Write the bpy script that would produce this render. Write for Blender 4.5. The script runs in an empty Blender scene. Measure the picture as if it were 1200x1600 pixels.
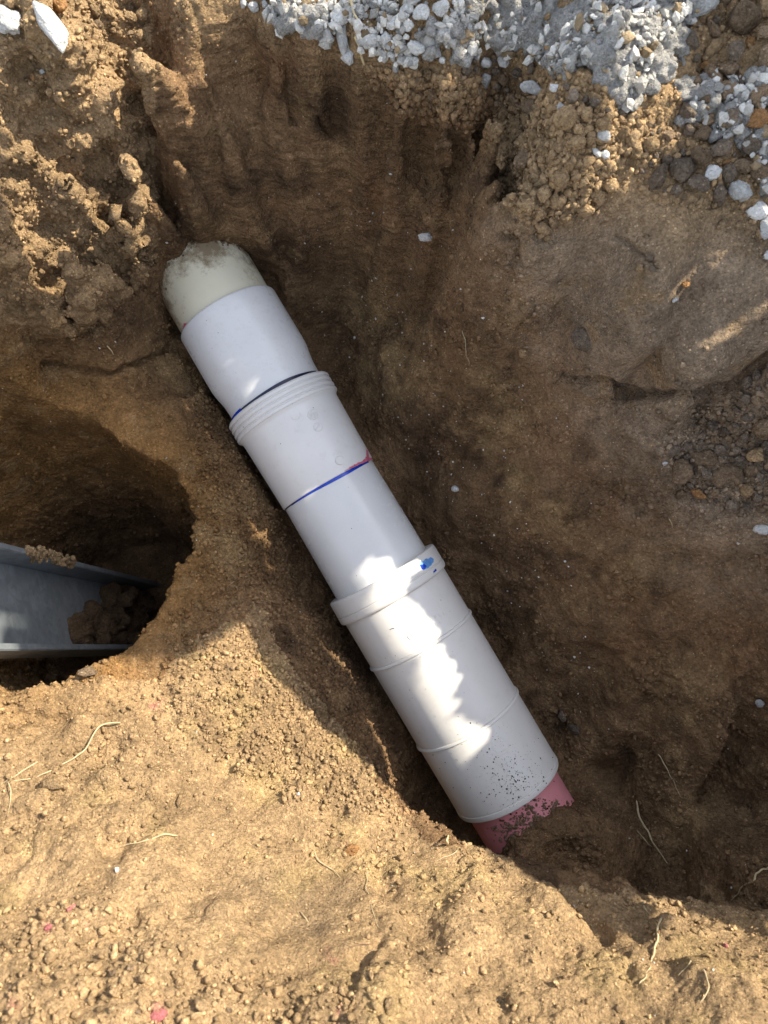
import bpy, math
import numpy as np
from mathutils import Vector
from mathutils.bvhtree import BVHTree

SC = bpy.context.scene
COL = SC.collection
rng = np.random.default_rng(7)

# ------------------------------------------------------------------ camera
PITCH = math.radians(72)
CP, SP = math.cos(PITCH), math.sin(PITCH)
FWD = np.array([0, CP, -SP]); UP = np.array([0, SP, CP]); RT = np.array([1.0, 0, 0])
D0 = 1.155                       # metres from the lens to the pipe axis
F = 1155.0                       # focal length in photo pixels (1200 x 1600)
CAM = -D0 * FWD
cam_d = bpy.data.cameras.new('camera'); cam = bpy.data.objects.new('camera', cam_d); COL.objects.link(cam)
cam.location = CAM; cam.rotation_euler = (math.pi / 2 - PITCH, 0, 0)
cam_d.sensor_fit = 'VERTICAL'; cam_d.sensor_height = 36; cam_d.lens = 36 * F / 1600
cam_d.clip_start = .01; cam_d.clip_end = 400
cam_d.dof.use_dof = True; cam_d.dof.focus_distance = 1.09; cam_d.dof.aperture_fstop = 10
SC.camera = cam

# ------------------------------------------------------------------ light
SUN_EL = math.radians(42); SUN_H = np.array([.87, .493]); SUN_H /= np.linalg.norm(SUN_H)
SUN = np.array([SUN_H[0] * math.cos(SUN_EL), SUN_H[1] * math.cos(SUN_EL), math.sin(SUN_EL)])
w = bpy.data.worlds.new('World'); SC.world = w; w.use_nodes = True
nt = w.node_tree; bg = nt.nodes['Background']
sky = nt.nodes.new('ShaderNodeTexSky'); sky.sky_type = 'NISHITA'; sky.sun_disc = False
sky.sun_elevation = SUN_EL; sky.sun_rotation = math.atan2(SUN_H[0], SUN_H[1])
hs = nt.nodes.new('ShaderNodeHueSaturation'); hs.inputs['Saturation'].default_value = .5      # a slightly hazy, paler sky
nt.links.new(sky.outputs[0], hs.inputs['Color']); nt.links.new(hs.outputs[0], bg.inputs[0]); bg.inputs[1].default_value = .15
sun_d = bpy.data.lights.new('sun', 'SUN'); sun_d.energy = 3.8; sun_d.angle = math.radians(.42); sun_d.color = (1, .92, .76)
sun = bpy.data.objects.new('sun', sun_d); COL.objects.link(sun)
sun.rotation_euler = Vector(SUN).to_track_quat('Z', 'Y').to_euler(); sun.location = (2, 1, 3)
SC.view_settings.view_transform = 'Standard'; SC.view_settings.look = 'None'
SC.view_settings.gamma = 1; SC.view_settings.use_curve_mapping = False
SC.view_settings.exposure = 1.50
SC.cycles.max_bounces = 6; SC.cycles.diffuse_bounces = 4
SC.cycles.use_denoising = True

# ------------------------------------------------------------------ helpers
def ray(u, v):
    return FWD + (u - 600) / F * RT + (800 - v) / F * UP

def atz(u, v, z):
    d = ray(u, v); return CAM + d * ((z - CAM[2]) / d[2])

def atd(u, v, dep):
    return CAM + ray(u, v) * dep

def project(P):
    r = P - CAM; d = r @ FWD
    return np.stack([600 + F * (r @ RT) / d, 800 - F * (r @ UP) / d], -1)

_tab = np.random.default_rng(11).random((4, 64 * 64 * 64)).astype(np.float32)

def vnoise(P, scale, seed=0):
    """value noise in [-1, 1]; scale = feature size in metres (number or triple)"""
    Q = (P / np.asarray(scale, float) + seed * 13.37 + 500).astype(np.float32)
    I = np.floor(Q).astype(np.int32); f = Q - I; f = f * f * (3 - 2 * f)
    ix = [(I[:, 0] & 63) << 12, ((I[:, 0] + 1) & 63) << 12]; iy = [(I[:, 1] & 63) << 6, ((I[:, 1] + 1) & 63) << 6]; iz = [I[:, 2] & 63, (I[:, 2] + 1) & 63]
    T = _tab[0]; r = []
    for a in (0, 1):
        for b in (0, 1):
            k = ix[a] + iy[b]; lo = T[k + iz[0]]; r.append(lo + (T[k + iz[1]] - lo) * f[:, 2])
    p = r[0] + (r[1] - r[0]) * f[:, 1]; q = r[2] + (r[3] - r[2]) * f[:, 1]
    return ((p + (q - p) * f[:, 0]) * 2 - 1).astype(float)

def fbm(P, scale, n, seed=0, gain=.55):
    s = np.asarray(scale, float); a, o = 1.0, 0
    for i in range(n):
        o = o + a * vnoise(P + 7.3 * i, s, seed + i * 17); a *= gain; s = s * .5
    return o

def worley(P, scale, seed=0):
    """distance to the nearest of jittered cell points, in cells"""
    Q = (P / scale + seed * 7.31 + 500).astype(np.float32); I = np.floor(Q).astype(np.int32); f = Q - I
    best = np.full(len(P), 9.0, np.float32)
    for a in (-1, 0, 1):
        for b in (-1, 0, 1):
            k0 = (((I[:, 0] + a) & 63) << 12) + (((I[:, 1] + b) & 63) << 6)
            for c in (-1, 0, 1):
                k = k0 + ((I[:, 2] + c) & 63)
                best = np.minimum(best, (_tab[1][k] + a - f[:, 0]) ** 2 + (_tab[2][k] + b - f[:, 1]) ** 2 + (_tab[3][k] + c - f[:, 2]) ** 2)
    return np.sqrt(best).astype(float)

def mesh_np(name, V, Fc, smooth=True):
    """mesh from numpy: V (n,3), Fc (m,k) faces of equal size"""
    me = bpy.data.meshes.new(name); V = np.ascontiguousarray(V, np.float32); Fc = np.ascontiguousarray(Fc, np.int32)
    m, k = Fc.shape
    me.vertices.add(len(V)); me.vertices.foreach_set('co', V.ravel())
    me.loops.add(m * k); me.loops.foreach_set('vertex_index', Fc.ravel())
    me.polygons.add(m); me.polygons.foreach_set('loop_start', np.arange(0, m * k, k, dtype=np.int32))
    me.polygons.foreach_set('use_smooth', np.full(m, smooth)); me.update(calc_edges=True)
    return me

def attr(me, name, val):
    val = np.asarray(val, np.float32)
    if val.ndim == 1:
        a = me.attributes.new(name, 'FLOAT', 'POINT'); a.data.foreach_set('value', val)
    else:
        a = me.attributes.new(name, 'FLOAT_COLOR', 'POINT')
        a.data.foreach_set('color', np.concatenate([val, np.ones((len(val), 1), np.float32)], 1).ravel())

def obj(name, me, mat=None, parent=None, **props):
    o = bpy.data.objects.new(name, me); COL.objects.link(o)
    if mat and me: 
        if not me.materials: me.materials.append(mat)
    if parent: o.parent = parent
    for k, v in props.items(): o[k] = v
    return o

def thing(name, label, cat, loc=(0, 0, 0), group=None):
    o = bpy.data.objects.new(name, None); COL.objects.link(o); o.location = loc; o.empty_display_size = .05
    o['label'] = label; o['category'] = cat
    if group: o['group'] = group
    return o

def vnormals(V, Fc):
    if Fc.shape[1] == 4:
        n = np.cross(V[Fc[:, 2]] - V[Fc[:, 0]], V[Fc[:, 3]] - V[Fc[:, 1]])
    else:
        n = np.cross(V[Fc[:, 1]] - V[Fc[:, 0]], V[Fc[:, 2]] - V[Fc[:, 0]])
    N = np.zeros_like(V)
    for c in range(Fc.shape[1]):
        for a in range(3): N[:, a] += np.bincount(Fc[:, c], n[:, a], len(V))
    return N / (np.linalg.norm(N, axis=1, keepdims=True) + 1e-12)

def remesh(V, Fc, voxel):
    me = mesh_np('tmp', V, Fc); o = bpy.data.objects.new('tmp', me); COL.objects.link(o)
    m = o.modifiers.new('r', 'REMESH'); m.mode = 'VOXEL'; m.voxel_size = voxel; m.adaptivity = 0
    e = o.evaluated_get(bpy.context.evaluated_depsgraph_get()); em = e.to_mesh()
    n = len(em.vertices); V2 = np.empty(n * 3, np.float32); em.vertices.foreach_get('co', V2); V2 = V2.reshape(-1, 3).astype(float)
    L = np.empty(len(em.loops), np.int32); em.loops.foreach_get('vertex_index', L)
    T = np.empty(len(em.polygons), np.int32); em.polygons.foreach_get('loop_total', T)
    assert (T == 4).all()
    e.to_mesh_clear(); bpy.data.objects.remove(o); bpy.data.meshes.remove(me)
    return V2, L.reshape(-1, 4)

def inpoly(pts, poly):
    x, y = pts[:, 0], pts[:, 1]; c = np.zeros(len(pts), bool); n = len(poly)
    for i in range(n):
        x0, y0 = poly[i]; x1, y1 = poly[(i + 1) % n]
        m = (y0 > y) != (y1 > y)
        c ^= m & (x < (x1 - x0) * (y - y0) / ((y1 - y0) or 1e-9) + x0)
    return c

def smooth(e0, e1, x):
    t = np.clip((x - e0) / (e1 - e0), 0, 1); return t * t * (3 - 2 * t)

# ------------------------------------------------------------------ materials
def nodes(name):
    m = bpy.data.materials.new(name); m.use_nodes = True; t = m.node_tree; b = t.nodes['Principled BSDF']
    def N(ty, **kw):
        n = t.nodes.new(ty)
        for k, v in kw.items():
            if k.startswith('i_'):
                key = k[2:]; key = int(key) if key.isdigit() else key.replace('_', ' ')
                n.inputs[key].default_value = v
            else: setattr(n, k, v)
        return n
    return m, t, b, N

def soil_material(name, use_tint=True, color=(.25, .17, .1), bump=1.0, speck=True, tone=(.5, 1.5)):
    m, t, b, N = nodes(name); L = t.links.new
    tc = N('ShaderNodeNewGeometry'); pos = tc.outputs['Position']
    if use_tint:
        a = N('ShaderNodeAttribute', attribute_name='tint'); base = a.outputs['Color']
    else:
        oi = N('ShaderNodeObjectInfo'); base0 = N('ShaderNodeRGB'); base0.outputs[0].default_value = (*color, 1)
        r = N('ShaderNodeMapRange', i_3=.7, i_4=1.25); L(oi.outputs['Random'], r.inputs[0])
        mm = N('ShaderNodeVectorMath', operation='SCALE'); L(base0.outputs[0], mm.inputs[0]); L(r.outputs[0], mm.inputs['Scale']); base = mm.outputs[0]
    n1 = N('ShaderNodeTexNoise', i_Scale=260, i_Detail=6, i_Roughness=.72); L(pos, n1.inputs['Vector'])
    n2 = N('ShaderNodeTexNoise', i_Scale=45, i_Detail=4, i_Roughness=.6); L(pos, n2.inputs['Vector'])
    r1 = N('ShaderNodeMapRange', i_1=.3, i_2=.7, i_3=tone[0], i_4=tone[1]); L(n1.outputs[0], r1.inputs[0])
    r2 = N('ShaderNodeMapRange', i_1=.3, i_2=.7, i_3=.8, i_4=1.2); L(n2.outputs[0], r2.inputs[0])
    mu = N('ShaderNodeMath', operation='MULTIPLY'); L(r1.outputs[0], mu.inputs[0]); L(r2.outputs[0], mu.inputs[1])
    sc = N('ShaderNodeVectorMath', operation='SCALE'); L(base, sc.inputs[0]); L(mu.outputs[0], sc.inputs['Scale'])
    out = sc.outputs[0]
    # pale and orange grains
    vo = N('ShaderNodeTexVoronoi', i_Scale=420); L(pos, vo.inputs['Vector'])
    sep = N('ShaderNodeSeparateColor'); L(vo.outputs['Color'], sep.inputs[0])
    g = N('ShaderNodeMath', operation='GREATER_THAN', i_1=.93); L(sep.outputs[0], g.inputs[0])
    dl = N('ShaderNodeMath', operation='LESS_THAN', i_1=.42); L(vo.outputs['Distance'], dl.inputs[0])
    gg = N('ShaderNodeMath', operation='MULTIPLY'); L(g.outputs[0], gg.inputs[0]); L(dl.outputs[0], gg.inputs[1])
    gs = N('ShaderNodeMath', operation='MULTIPLY', i_1=.6 if speck else .25); L(gg.outputs[0], gs.inputs[0])
    lift = N('ShaderNodeVectorMath', operation='SCALE', i_Scale=2.1); L(out, lift.inputs[0])
    ad = N('ShaderNodeVectorMath', operation='ADD'); L(lift.outputs[0], ad.inputs[0]); ad.inputs[1].default_value = (.03, .025, .018)
    mx = N('ShaderNodeMix', data_type='RGBA'); L(gs.outputs[0], mx.inputs[0]); L(out, mx.inputs[6]); L(ad.outputs[0], mx.inputs[7])
    L(mx.outputs[2], b.inputs['Base Color'])
    b.inputs['Roughness'].default_value = .93; b.inputs['Specular IOR Level'].default_value = .15
    n3 = N('ShaderNodeTexNoise', i_Scale=520, i_Detail=5, i_Roughness=.75); L(pos, n3.inputs['Vector'])
    v2 = N('ShaderNodeTexVoronoi', i_Scale=330); L(pos, v2.inputs['Vector'])
    s = N('ShaderNodeMath', operation='SUBTRACT'); L(n3.outputs[0], s.inputs[0]); L(v2.outputs['Distance'], s.inputs[1])
    bp = N('ShaderNodeBump', i_Strength=1.0, i_Distance=.0021 * bump); L(s.outputs[0], bp.inputs['Height'])
    n5 = N('ShaderNodeTexNoise', i_Scale=150, i_Detail=5, i_Roughness=.65); L(pos, n5.inputs['Vector'])
    bq = N('ShaderNodeBump', i_Strength=1.0, i_Distance=.0045 * bump); L(n5.outputs[0], bq.inputs['Height']); L(bp.outputs[0], bq.inputs['Normal']); last = bq.outputs[0]
    if use_tint:        # tool marks dragged along the cut wall
        wa = N('ShaderNodeAttribute', attribute_name='wall'); mp = N('ShaderNodeMapping'); mp.inputs['Scale'].default_value = (34, 34, 150); mp.inputs['Rotation'].default_value = (0, .25, 0); L(pos, mp.inputs['Vector'])
        n6 = N('ShaderNodeTexNoise', i_Scale=1.0, i_Detail=7, i_Roughness=.72, i_Distortion=.15); L(mp.outputs[0], n6.inputs['Vector'])
        rr6 = N('ShaderNodeMapRange', i_1=.36, i_2=.46, i_3=0, i_4=1); L(n6.outputs[0], rr6.inputs[0]); m6 = N('ShaderNodeMath', operation='MULTIPLY'); L(rr6.outputs[0], m6.inputs[0]); L(wa.outputs['Fac'], m6.inputs[1])
        br = N('ShaderNodeBump', i_Strength=.9, i_Distance=.0022); L(m6.outputs[0], br.inputs['Height']); L(last, br.inputs['Normal']); last = br.outputs[0]
    L(last, b.inputs['Normal'])
    return m

SOIL = soil_material('soil')
CRUMB = soil_material('crumb soil', bump=.7); CHIP = soil_material('white chips', bump=.5, speck=False, tone=(.8, 1.15))

# ------------------------------------------------------------------ terrain
def zm(z): return z + max(0, z - .2) * .2       # the ground surface lies at 0.50 m above the pipe axis

CTRL = [  # (u, v, z): where the soil surface lies, found from the picture
 # ground level at the back
 (380,-60,.42),(500,20,.42),(600,55,.42),(700,100,.42),(770,150,.43),(850,150,.445),(880,190,.442),(950,180,.445),(1050,220,.43),(1150,280,.42),(1200,330,.41),
 (900,60,.465),(1000,0,.47),(1150,100,.45),(700,0,.46),
 # right slope and its bulge
 (1000,320,.40),(1100,400,.37),(1180,480,.35),(1100,550,.315),(1180,620,.26),(1080,600,.275),(940,560,.25),(900,450,.31),(880,500,.26),
 (1080,640,.21),(960,620,.18),(1180,680,.21),(1230,600,.30),(1250,450,.36),
 (850,230,.435),(865,330,.410),(920,280,.418),(845,300,.422),(805,260,.425),(812,300,.41),(830,408,.335),(860,440,.325),(797,220,.43),(790,180,.43),(770,335,.29),(832,350,.395),(1000,440,.37),(1015,500,.332),
 # shelf under the far wall
 (760,400,.25),(700,375,.235),(640,375,.21),(590,390,.16),(560,430,.10),(500,420,.09),(450,420,.10),(760,480,.20),(680,470,.14),(620,460,.12),
 # foot of the right slope along the pipe
 (520,490,.02),(560,600,-.03),(640,760,-.09),(740,900,-.14),(800,1000,-.18),(880,1130,-.21),(940,1200,-.21),
 (600,540,.06),(700,620,.10),(800,600,.15),(700,760,-.01),(800,820,.01),(850,700,.12),(950,700,.16),(1050,750,.17),(1150,720,.20),
 (1190,820,.17),(1000,900,.06),(1150,950,.10),(900,1000,-.05),(1000,1060,-.02),(1150,1100,.04),(960,1150,-.12),(1050,1250,-.1),
 (1180,1250,-.02),(1000,1340,-.15),(1150,1370,-.10),(900,1320,-.17),(1230,1200,.03),(1240,1000,.14),
 # soil over the low end of the pipe
 (800,1330,-.135),(850,1300,-.115),(880,1285,-.115),(940,1260,-.17),(830,1290,-.115),(760,1320,-.16),(900,1340,-.13),(1000,1390,-.10),(1100,1410,-.06),(1180,1420,-.03),
 # left of the pipe
 (290,570,.05),(330,680,.03),(400,800,.01),(450,900,-.05),(520,1010,-.09),(600,1150,-.14),(680,1280,-.18),
 (320,780,.085),(340,900,.105),(400,900,.035),(400,955,.10),(330,1010,.155),(460,1050,.07),(370,950,.125),(500,1105,.065),(340,720,.065),(360,830,.075),
 # bank in front
 (250,1075,.18),(100,1070,.20),(0,1060,.21),(300,1150,.185),(150,1200,.235),(0,1200,.25),(450,1200,.135),(300,1300,.24),(100,1350,.30),
 (500,1350,.205),(600,1400,.225),(300,1450,.32),(700,1450,.26),(100,1500,.36),(500,1550,.34),(800,1500,.28),(1000,1520,.28),(1150,1520,.28),
 (900,1600,.33),(1200,1600,.32),(600,1660,.38),(300,1660,.40),(0,1660,.42),(1200,1750,.42),
 # crest of the bank
 (560,1180,.065),(600,1235,.085),(640,1285,.115),(700,1318,.15),(800,1358,.185),(880,1388,.195),(950,1400,.20),(1050,1428,.21),(1130,1448,.21),(1200,1446,.22),(1300,1470,.22),
 # ledge above the round hole
 (0,575,.17),(100,592,.145),(200,600,.13),(270,600,.10),(0,620,.14),(120,640,.12),(200,650,.11),(-60,620,.16),(250,560,.10),
 (280,720,.10),(315,850,.11),(290,980,.15),(230,1030,.18),
 # left mass
 (0,0,.46),(100,30,.45),(200,40,.44),(225,130,.42),(150,150,.42),(50,200,.42),(224,290,.325),(150,300,.35),(50,350,.37),(165,400,.28),
 (100,400,.32),(135,480,.24),(20,450,.29),(0,515,.245),(60,520,.215),(150,535,.145),(-80,300,.42),(-80,480,.30),
 # recess between the left mass and the far wall
 (262,230,.26),(285,150,.37),(300,60,.42),(320,60,.44),(262,330,.20),(250,400,.16),(205,480,.13),(260,460,.11),(240,520,.095),
 (300,398,.18),(280,420,.13),(440,405,.13),(450,430,.07),
]
pts = np.array([atz(u, v, zm(z)) for u, v, z in CTRL])
extra = []
# the cut wall at the back: lip and foot, found along vertical lines of the picture
for u, v0, v1, zb in [(308,15,380,.20),(345,-5,362,.205),(385,0,360,.195),(430,48,378,.155),(465,62,385,.155),(500,72,378,.155),(550,92,365,.165),(600,120,352,.205),(650,140,345,.24),(700,165,345,.255),(745,180,332,.265)]:
    A, B = atz(u, v0, .46), atz(u, v1, zb)
    for t in (0, .2, .4, .6, .8, 1): extra.append(tuple(A + (B - A) * t))
    extra.append((A[0], A[1] + .03, .475))
for x in np.linspace(-1.05, 1.05, 11):
    extra += [(x, -1.05, .5), (x, 1.0, .5), (x, -.78, .48), (x, .72, .5)]
for y in np.linspace(-.8, .8, 9):
    extra += [(-1.05, y, .5), (1.05, y, .5)]
    if y > .2 or y < -.5: extra += [(-.75, y, .5)]
    extra += [(.78, y, .5)]
extra += [(-.8, -.2, .42), (-.8, .1, .40), (-.62, .3, .36), (.62, -.45, .1), (.62, -.3, .2), (.62, -.6, .36), (.62, .1, .46), (.6, .3, .5)]
# the bank overhangs the trench floor a little: below its crest the ground is pulled back under the bank
crest = [(560,1180,.065),(600,1235,.085),(640,1285,.115),(700,1318,.15),(800,1358,.175),(880,1388,.185),(950,1400,.19),(1050,1428,.20),(1130,1448,.205),(1200,1446,.215),(1280,1460,.22)]
cw = np.array([atz(u, v, zm(z)) for u, v, z in crest])
_t = np.arange(len(cw)); _f = np.linspace(0, len(cw) - 1, 161)
CW = np.stack([np.interp(_f, _t, cw[:, i]) for i in range(3)], -1)
for _ in range(12): CW[1:-1] = .5 * CW[1:-1] + .25 * (CW[2:] + CW[:-2])
CT = np.gradient(CW[:, :2], axis=0); CT /= np.linalg.norm(CT, axis=1, keepdims=True); CNm = np.stack([-CT[:, 1], CT[:, 0]], -1)
CA = .115 * smooth(0, 45, np.arange(161)); 
def crest_of(XY):
    o = np.empty(len(XY), int)
    for q in range(0, len(XY), 20000): o[q:q + 20000] = np.linalg.norm(XY[q:q + 20000, None] - CW[None, :, :2], axis=2).argmin(1)
    return o, ((XY - CW[o, :2]) * CNm[o]).sum(1)
def pull(dd, A): return A * smooth(.42, .05, dd) * smooth(-.0, .03, dd)
low = pts[:, 2] < .02
ci, dd0 = crest_of(pts[:, :2]); dd = dd0.copy()
for _ in range(40): dd = dd0 + pull(dd, CA[ci]) * (low & (dd0 < .35) & (dd0 > -.12))
mv = low & (dd0 < .35) & (dd0 > -.12); pts[mv, :2] += CNm[ci[mv]] * (dd - dd0)[mv, None]
_, dd = crest_of(pts[:, :2]); pts = pts[~(low & (dd < .075) & (ci > 20))]
for i in range(0, 161, 5):
    c = CW[i]; nrm = CNm[i]; k = .35 + .65 * smooth(0, 50, i); lo = np.interp(i, [0, 48, 80, 110, 160], [-.12, -.17, -.15, -.11, -.06])
    extra += [tuple(c), (c[0] + nrm[0] * .022 * k, c[1] + nrm[1] * .022 * k, c[2] - .06 * k), (c[0] + nrm[0] * .05 * k, c[1] + nrm[1] * .05 * k, c[2] * .4 + lo * .6),
              (c[0] + nrm[0] * .08, c[1] + nrm[1] * .08, lo)]
pts = np.concatenate([pts, np.array(extra)])
_d = np.linalg.norm(pts[:, None, :2] - pts[None, :, :2], axis=2)
_K = np.sqrt(_d ** 2 + .012 ** 2); n = len(pts)
_A = np.zeros((n + 1, n + 1)); _A[:n, :n] = _K - np.eye(n) * .004; _A[:n, n] = 1; _A[n, :n] = 1
_w = np.linalg.solve(_A, np.append(pts[:, 2], 0))

HOLE = np.array([-.470, -.086]); HOLE_R = .196
def ground_z(X, Y):
    q = np.stack([X, Y], -1)
    o = np.empty(len(q))
    for s in range(0, len(q), 20000):
        d = np.linalg.norm(q[s:s + 20000, None] - pts[None, :, :2], axis=2)
        o[s:s + 20000] = np.sqrt(d ** 2 + .012 ** 2) @ _w[:n] + _w[n]
    dx, dy = X - HOLE[0], Y - HOLE[1]; d = np.hypot(dx, dy); th = np.arctan2(dy, dx)
    R = HOLE_R * (1 + .03 * np.sin(3 * th + 1) + .025 * np.sin(5 * th) + .015 * np.sin(9 * th + 2))
    bowl = -.40 + np.clip(d - (R - .05), 0, 9) * 9.5
    return np.minimum(o, np.where(d < R + .06, bowl, 9)), d, R

def buried(X, Y, z):                    # soil heaped over the low end of the pipe
    p0 = CAM + D0 * FWD + (-.001 * (600 - (1500 * .5 + 73.5 * .866))) * RT + .001 * (800 - (1500 * .866 - 73.5 * .5)) * UP
    ax = .5 * RT - .8660254 * UP; t = ((X - p0[0]) * ax[0] + (Y - p0[1]) * ax[1]) / (ax[0] ** 2 + ax[1] ** 2)
    cx, cy, cz = p0[0] + t * ax[0], p0[1] + t * ax[1], p0[2] + t * ax[2]; sd = (X - cx) * .855 + (Y - cy) * .52
    q = np.stack([X, Y, X * 0], -1); start = -.004 + .03 * (sd / .07) ** 2 + .012 * vnoise(q, .02, 4)
    top = cz + .106 * smooth(start - .03, start + .035, t) - .012 - .6 * np.clip(np.abs(sd) - .05, 0, 1) + .006 * vnoise(q, .03, 5)
    return np.where((t > -.06) & (t < .30) & (np.abs(sd) < .2), np.maximum(z, top - .10 * smooth(.0, -.06, t)), z)
# -- closed block carved as macro shape
G = .0065; xs = np.arange(-.68, .681, G); ys = np.arange(-.72, .681, G); nx, ny = len(xs), len(ys)
XX, YY = np.meshgrid(xs, ys, indexing='ij'); X, Y = XX.ravel(), YY.ravel()
Z, hd, hR = ground_z(X, Y)
V = np.stack([X, Y, Z], -1)
# undercut rim of the round hole: the wall widens below its lip
lipk = smooth(0, .10, .12 - Z) * np.clip(1 - np.abs(hd - hR) / .09, 0, 1) * .012
V[:, 0] += (X - HOLE[0]) / (hd + 1e-6) * lipk; V[:, 1] += (Y - HOLE[1]) / (hd + 1e-6) * lipk
cI, cD = crest_of(V[:, :2]); pl = pull(cD, CA[cI]) * smooth(.01, .17, CW[cI, 2] - V[:, 2]) * (cI > 2) * (cI < 158) * (np.linalg.norm(V[:, :2] - CW[cI, :2], axis=1) < .5)
V[:, :2] -= CNm[cI] * pl[:, None]
V[:, 2] = buried(V[:, 0], V[:, 1], V[:, 2])
def arch(V, slope=1.25, pad=0.):
    A3 = .5 * RT - .8660254 * UP; Q3 = .8660254 * RT + .5 * UP
    u0, v0 = 607 * .5 + 62 * .8660254, 607 * .8660254 - 62 * .5; P0 = CAM + D0 * FWD + (u0 - 600) * .001 * RT + (800 - v0) * .001 * UP
    rel = V - P0; t = rel @ A3; c = rel @ Q3; h = rel @ -FWD; wb = .005 * vnoise(V, .02, 61)
    lim = -.055 + np.clip(np.abs(c) - .080, 0, 1) * slope + wb
    k = smooth(-.105 + .030 * (c / .078) ** 2, -.075 + .030 * (c / .078) ** 2, t + wb) * (t < .08) * (c > -.17) * (c < .12) * (h > lim) * (h < .33)
    return V + FWD * (k * (h - lim))[:, None]
V = arch(V)
idx = np.arange(nx * ny).reshape(nx, ny)
top = np.stack([idx[:-1, :-1].ravel(), idx[1:, :-1].ravel(), idx[1:, 1:].ravel(), idx[:-1, 1:].ravel()], -1)
Nn = vnormals(V, top)
px = project(V)
def gmask(u, v, r, P=None, z=None):     # soft round mask around a photographed spot
    return np.exp(-(((PX[:, 0] - u) ** 2 + (PX[:, 1] - v) ** 2) / r ** 2))
PX = px
far_wall = smooth(.30, .34, V[:, 1]) * smooth(.22, .34, V[:, 2]) * smooth(-.30, -.26, V[:, 0]) * smooth(.16, .10, V[:, 0]) * smooth(.55, .35, Nn[:, 2] * 0 + np.abs(V[:, 2] - .5) * 0 + .4)
disp = .011 * fbm(V, .11, 3, 3) + .004 * fbm(V, .03, 2, 9)
disp *= 1 - .75 * far_wall
disp *= smooth(0, .1, np.abs(V[:, 2] - 0) + .1)
groove = np.abs(np.sin((V[:, 0] + .03 * (V[:, 2] - .4)) * math.pi / .052 + .7)) ** .6
steep = smooth(.75, .4, Nn[:, 2])
disp += (groove - .6) * .015 * far_wall * steep * smooth(.02, -.08, V[:, 0]) + .010 * far_wall * vnoise(V, (.07, .1, .5), 12)
bankp = inpoly(px, [(-200,1100),(300,1130),(600,1300),(1000,1440),(1400,1480),(1400,2000),(-200,2000)]).astype(float)
disp += bankp * (.009 * fbm(V @ np.array([[.8, .6, 0], [-.6, .8, 0], [0, 0, 1.]]), (.035, .09, .06), 2, 33) - .010 * smooth(.35, .8, vnoise(V, .045, 35)))
# concave bucket scoops in the far wall, and their ridges
def scoop(u, v, r, a): 
    global disp; disp = disp - a * gmask(u, v, r)
scoop(655, 255, 55, .032); scoop(735, 235, 26, .02); scoop(540, 200, 60, .014); scoop(400, 120, 24, .016); scoop(440, 200, 22, .012); scoop(330, 170, 25, .01); scoop(925, 505, 20, .004)
scoop(735, 1530, 26, .012); scoop(1040, 1455, 20, -.01); scoop(930, 1445, 26, .014); scoop(560, 1500, 22, .009); scoop(350, 1210, 18, .006)
scoop(170, 280, 22, .014); scoop(60, 240, 55, .008); scoop(90, 380, 45, .008); scoop(150, 355, 24, .024); scoop(60, 275, 40, .02); scoop(200, 255, 20, .016); scoop(110, 430, 22, .016); scoop(120, 1180, 20, .008)
bul = np.exp(-(((px[:, 0] - 1060) / 120) ** 2 + ((px[:, 1] - 520) / 75) ** 2)) ; disp += .022 * bul
V = V + Nn * disp[:, None]
nb = len(V); Vb = V.copy(); Vb[:, 2] = -.62; Vall = np.concatenate([V, Vb])
bot = top[:, ::-1] + nb
def side(line): return np.stack([line[:-1], line[:-1] + nb, line[1:] + nb, line[1:]], -1)
sides = np.concatenate([side(idx[:, 0]), side(idx[-1, :]), side(idx[::-1, -1]), side(idx[0, ::-1])])
sides = sides[:, ::1]
V, Fq = remesh(Vall, np.concatenate([top, bot, sides]), VOX if 'VOX' in globals() else .0026)
fc = V[Fq].mean(1)
keep = (fc[:, 2] > -.60) & (np.abs(fc[:, 0]) < .676) & (fc[:, 1] > -.716) & (fc[:, 1] < .672)
# drop what lies outside the frame's reach at full detail cost: nothing, the sheet stays whole
Fq = Fq[keep]; used = np.unique(Fq); rm = np.full(len(V), -1); rm[used] = np.arange(len(used)); V = V[used]; Fq = rm[Fq]
for _ in range(2):                      # relax the voxel steps
    acc = np.zeros_like(V); cnt = np.zeros(len(V))
    for a in range(4):
        b_ = (a + 1) % 4
        for c in range(3): acc[:, c] += np.bincount(Fq[:, a], V[Fq[:, b_], c], len(V)) + np.bincount(Fq[:, b_], V[Fq[:, a], c], len(V))
        cnt += np.bincount(Fq[:, a], minlength=len(V)) + np.bincount(Fq[:, b_], minlength=len(V))
    V = .5 * V + .5 * acc / cnt[:, None]
Nn = vnormals(V, Fq)
PX = project(V)
# masks in the place
facing = Nn[:, 2]
wallm = smooth(.24, .30, V[:, 1]) * smooth(.6, .35, facing) * smooth(-.34, -.24, V[:, 0]) * smooth(.22, .12, V[:, 0])
def polym(poly, blur=.0, wob=12):
    q = PX + np.stack([vnoise(V, .02, 71), vnoise(V, .02, 72)], -1) * wob; o = 0
    for k in range(5): o = o + inpoly(q + (np.array([math.cos(k * 1.257), math.sin(k * 1.257)]) + np.stack([vnoise(V, .008, 73 + k), vnoise(V, .008, 83 + k)], -1)) * max(blur, 4), poly)
    return o / 5.
left_mass = polym([(0,-40),(240,-40),(235,160),(235,420),(150,530),(0,470)])
crumbly = np.clip(.3 + .9 * vnoise(V, .06, 41), 0, 1)
crumbly = np.maximum(crumbly, polym([(260,960),(400,900),(470,1060),(600,1230),(640,1300),(560,1260),(430,1230),(300,1160),(260,1080)]))
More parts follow.
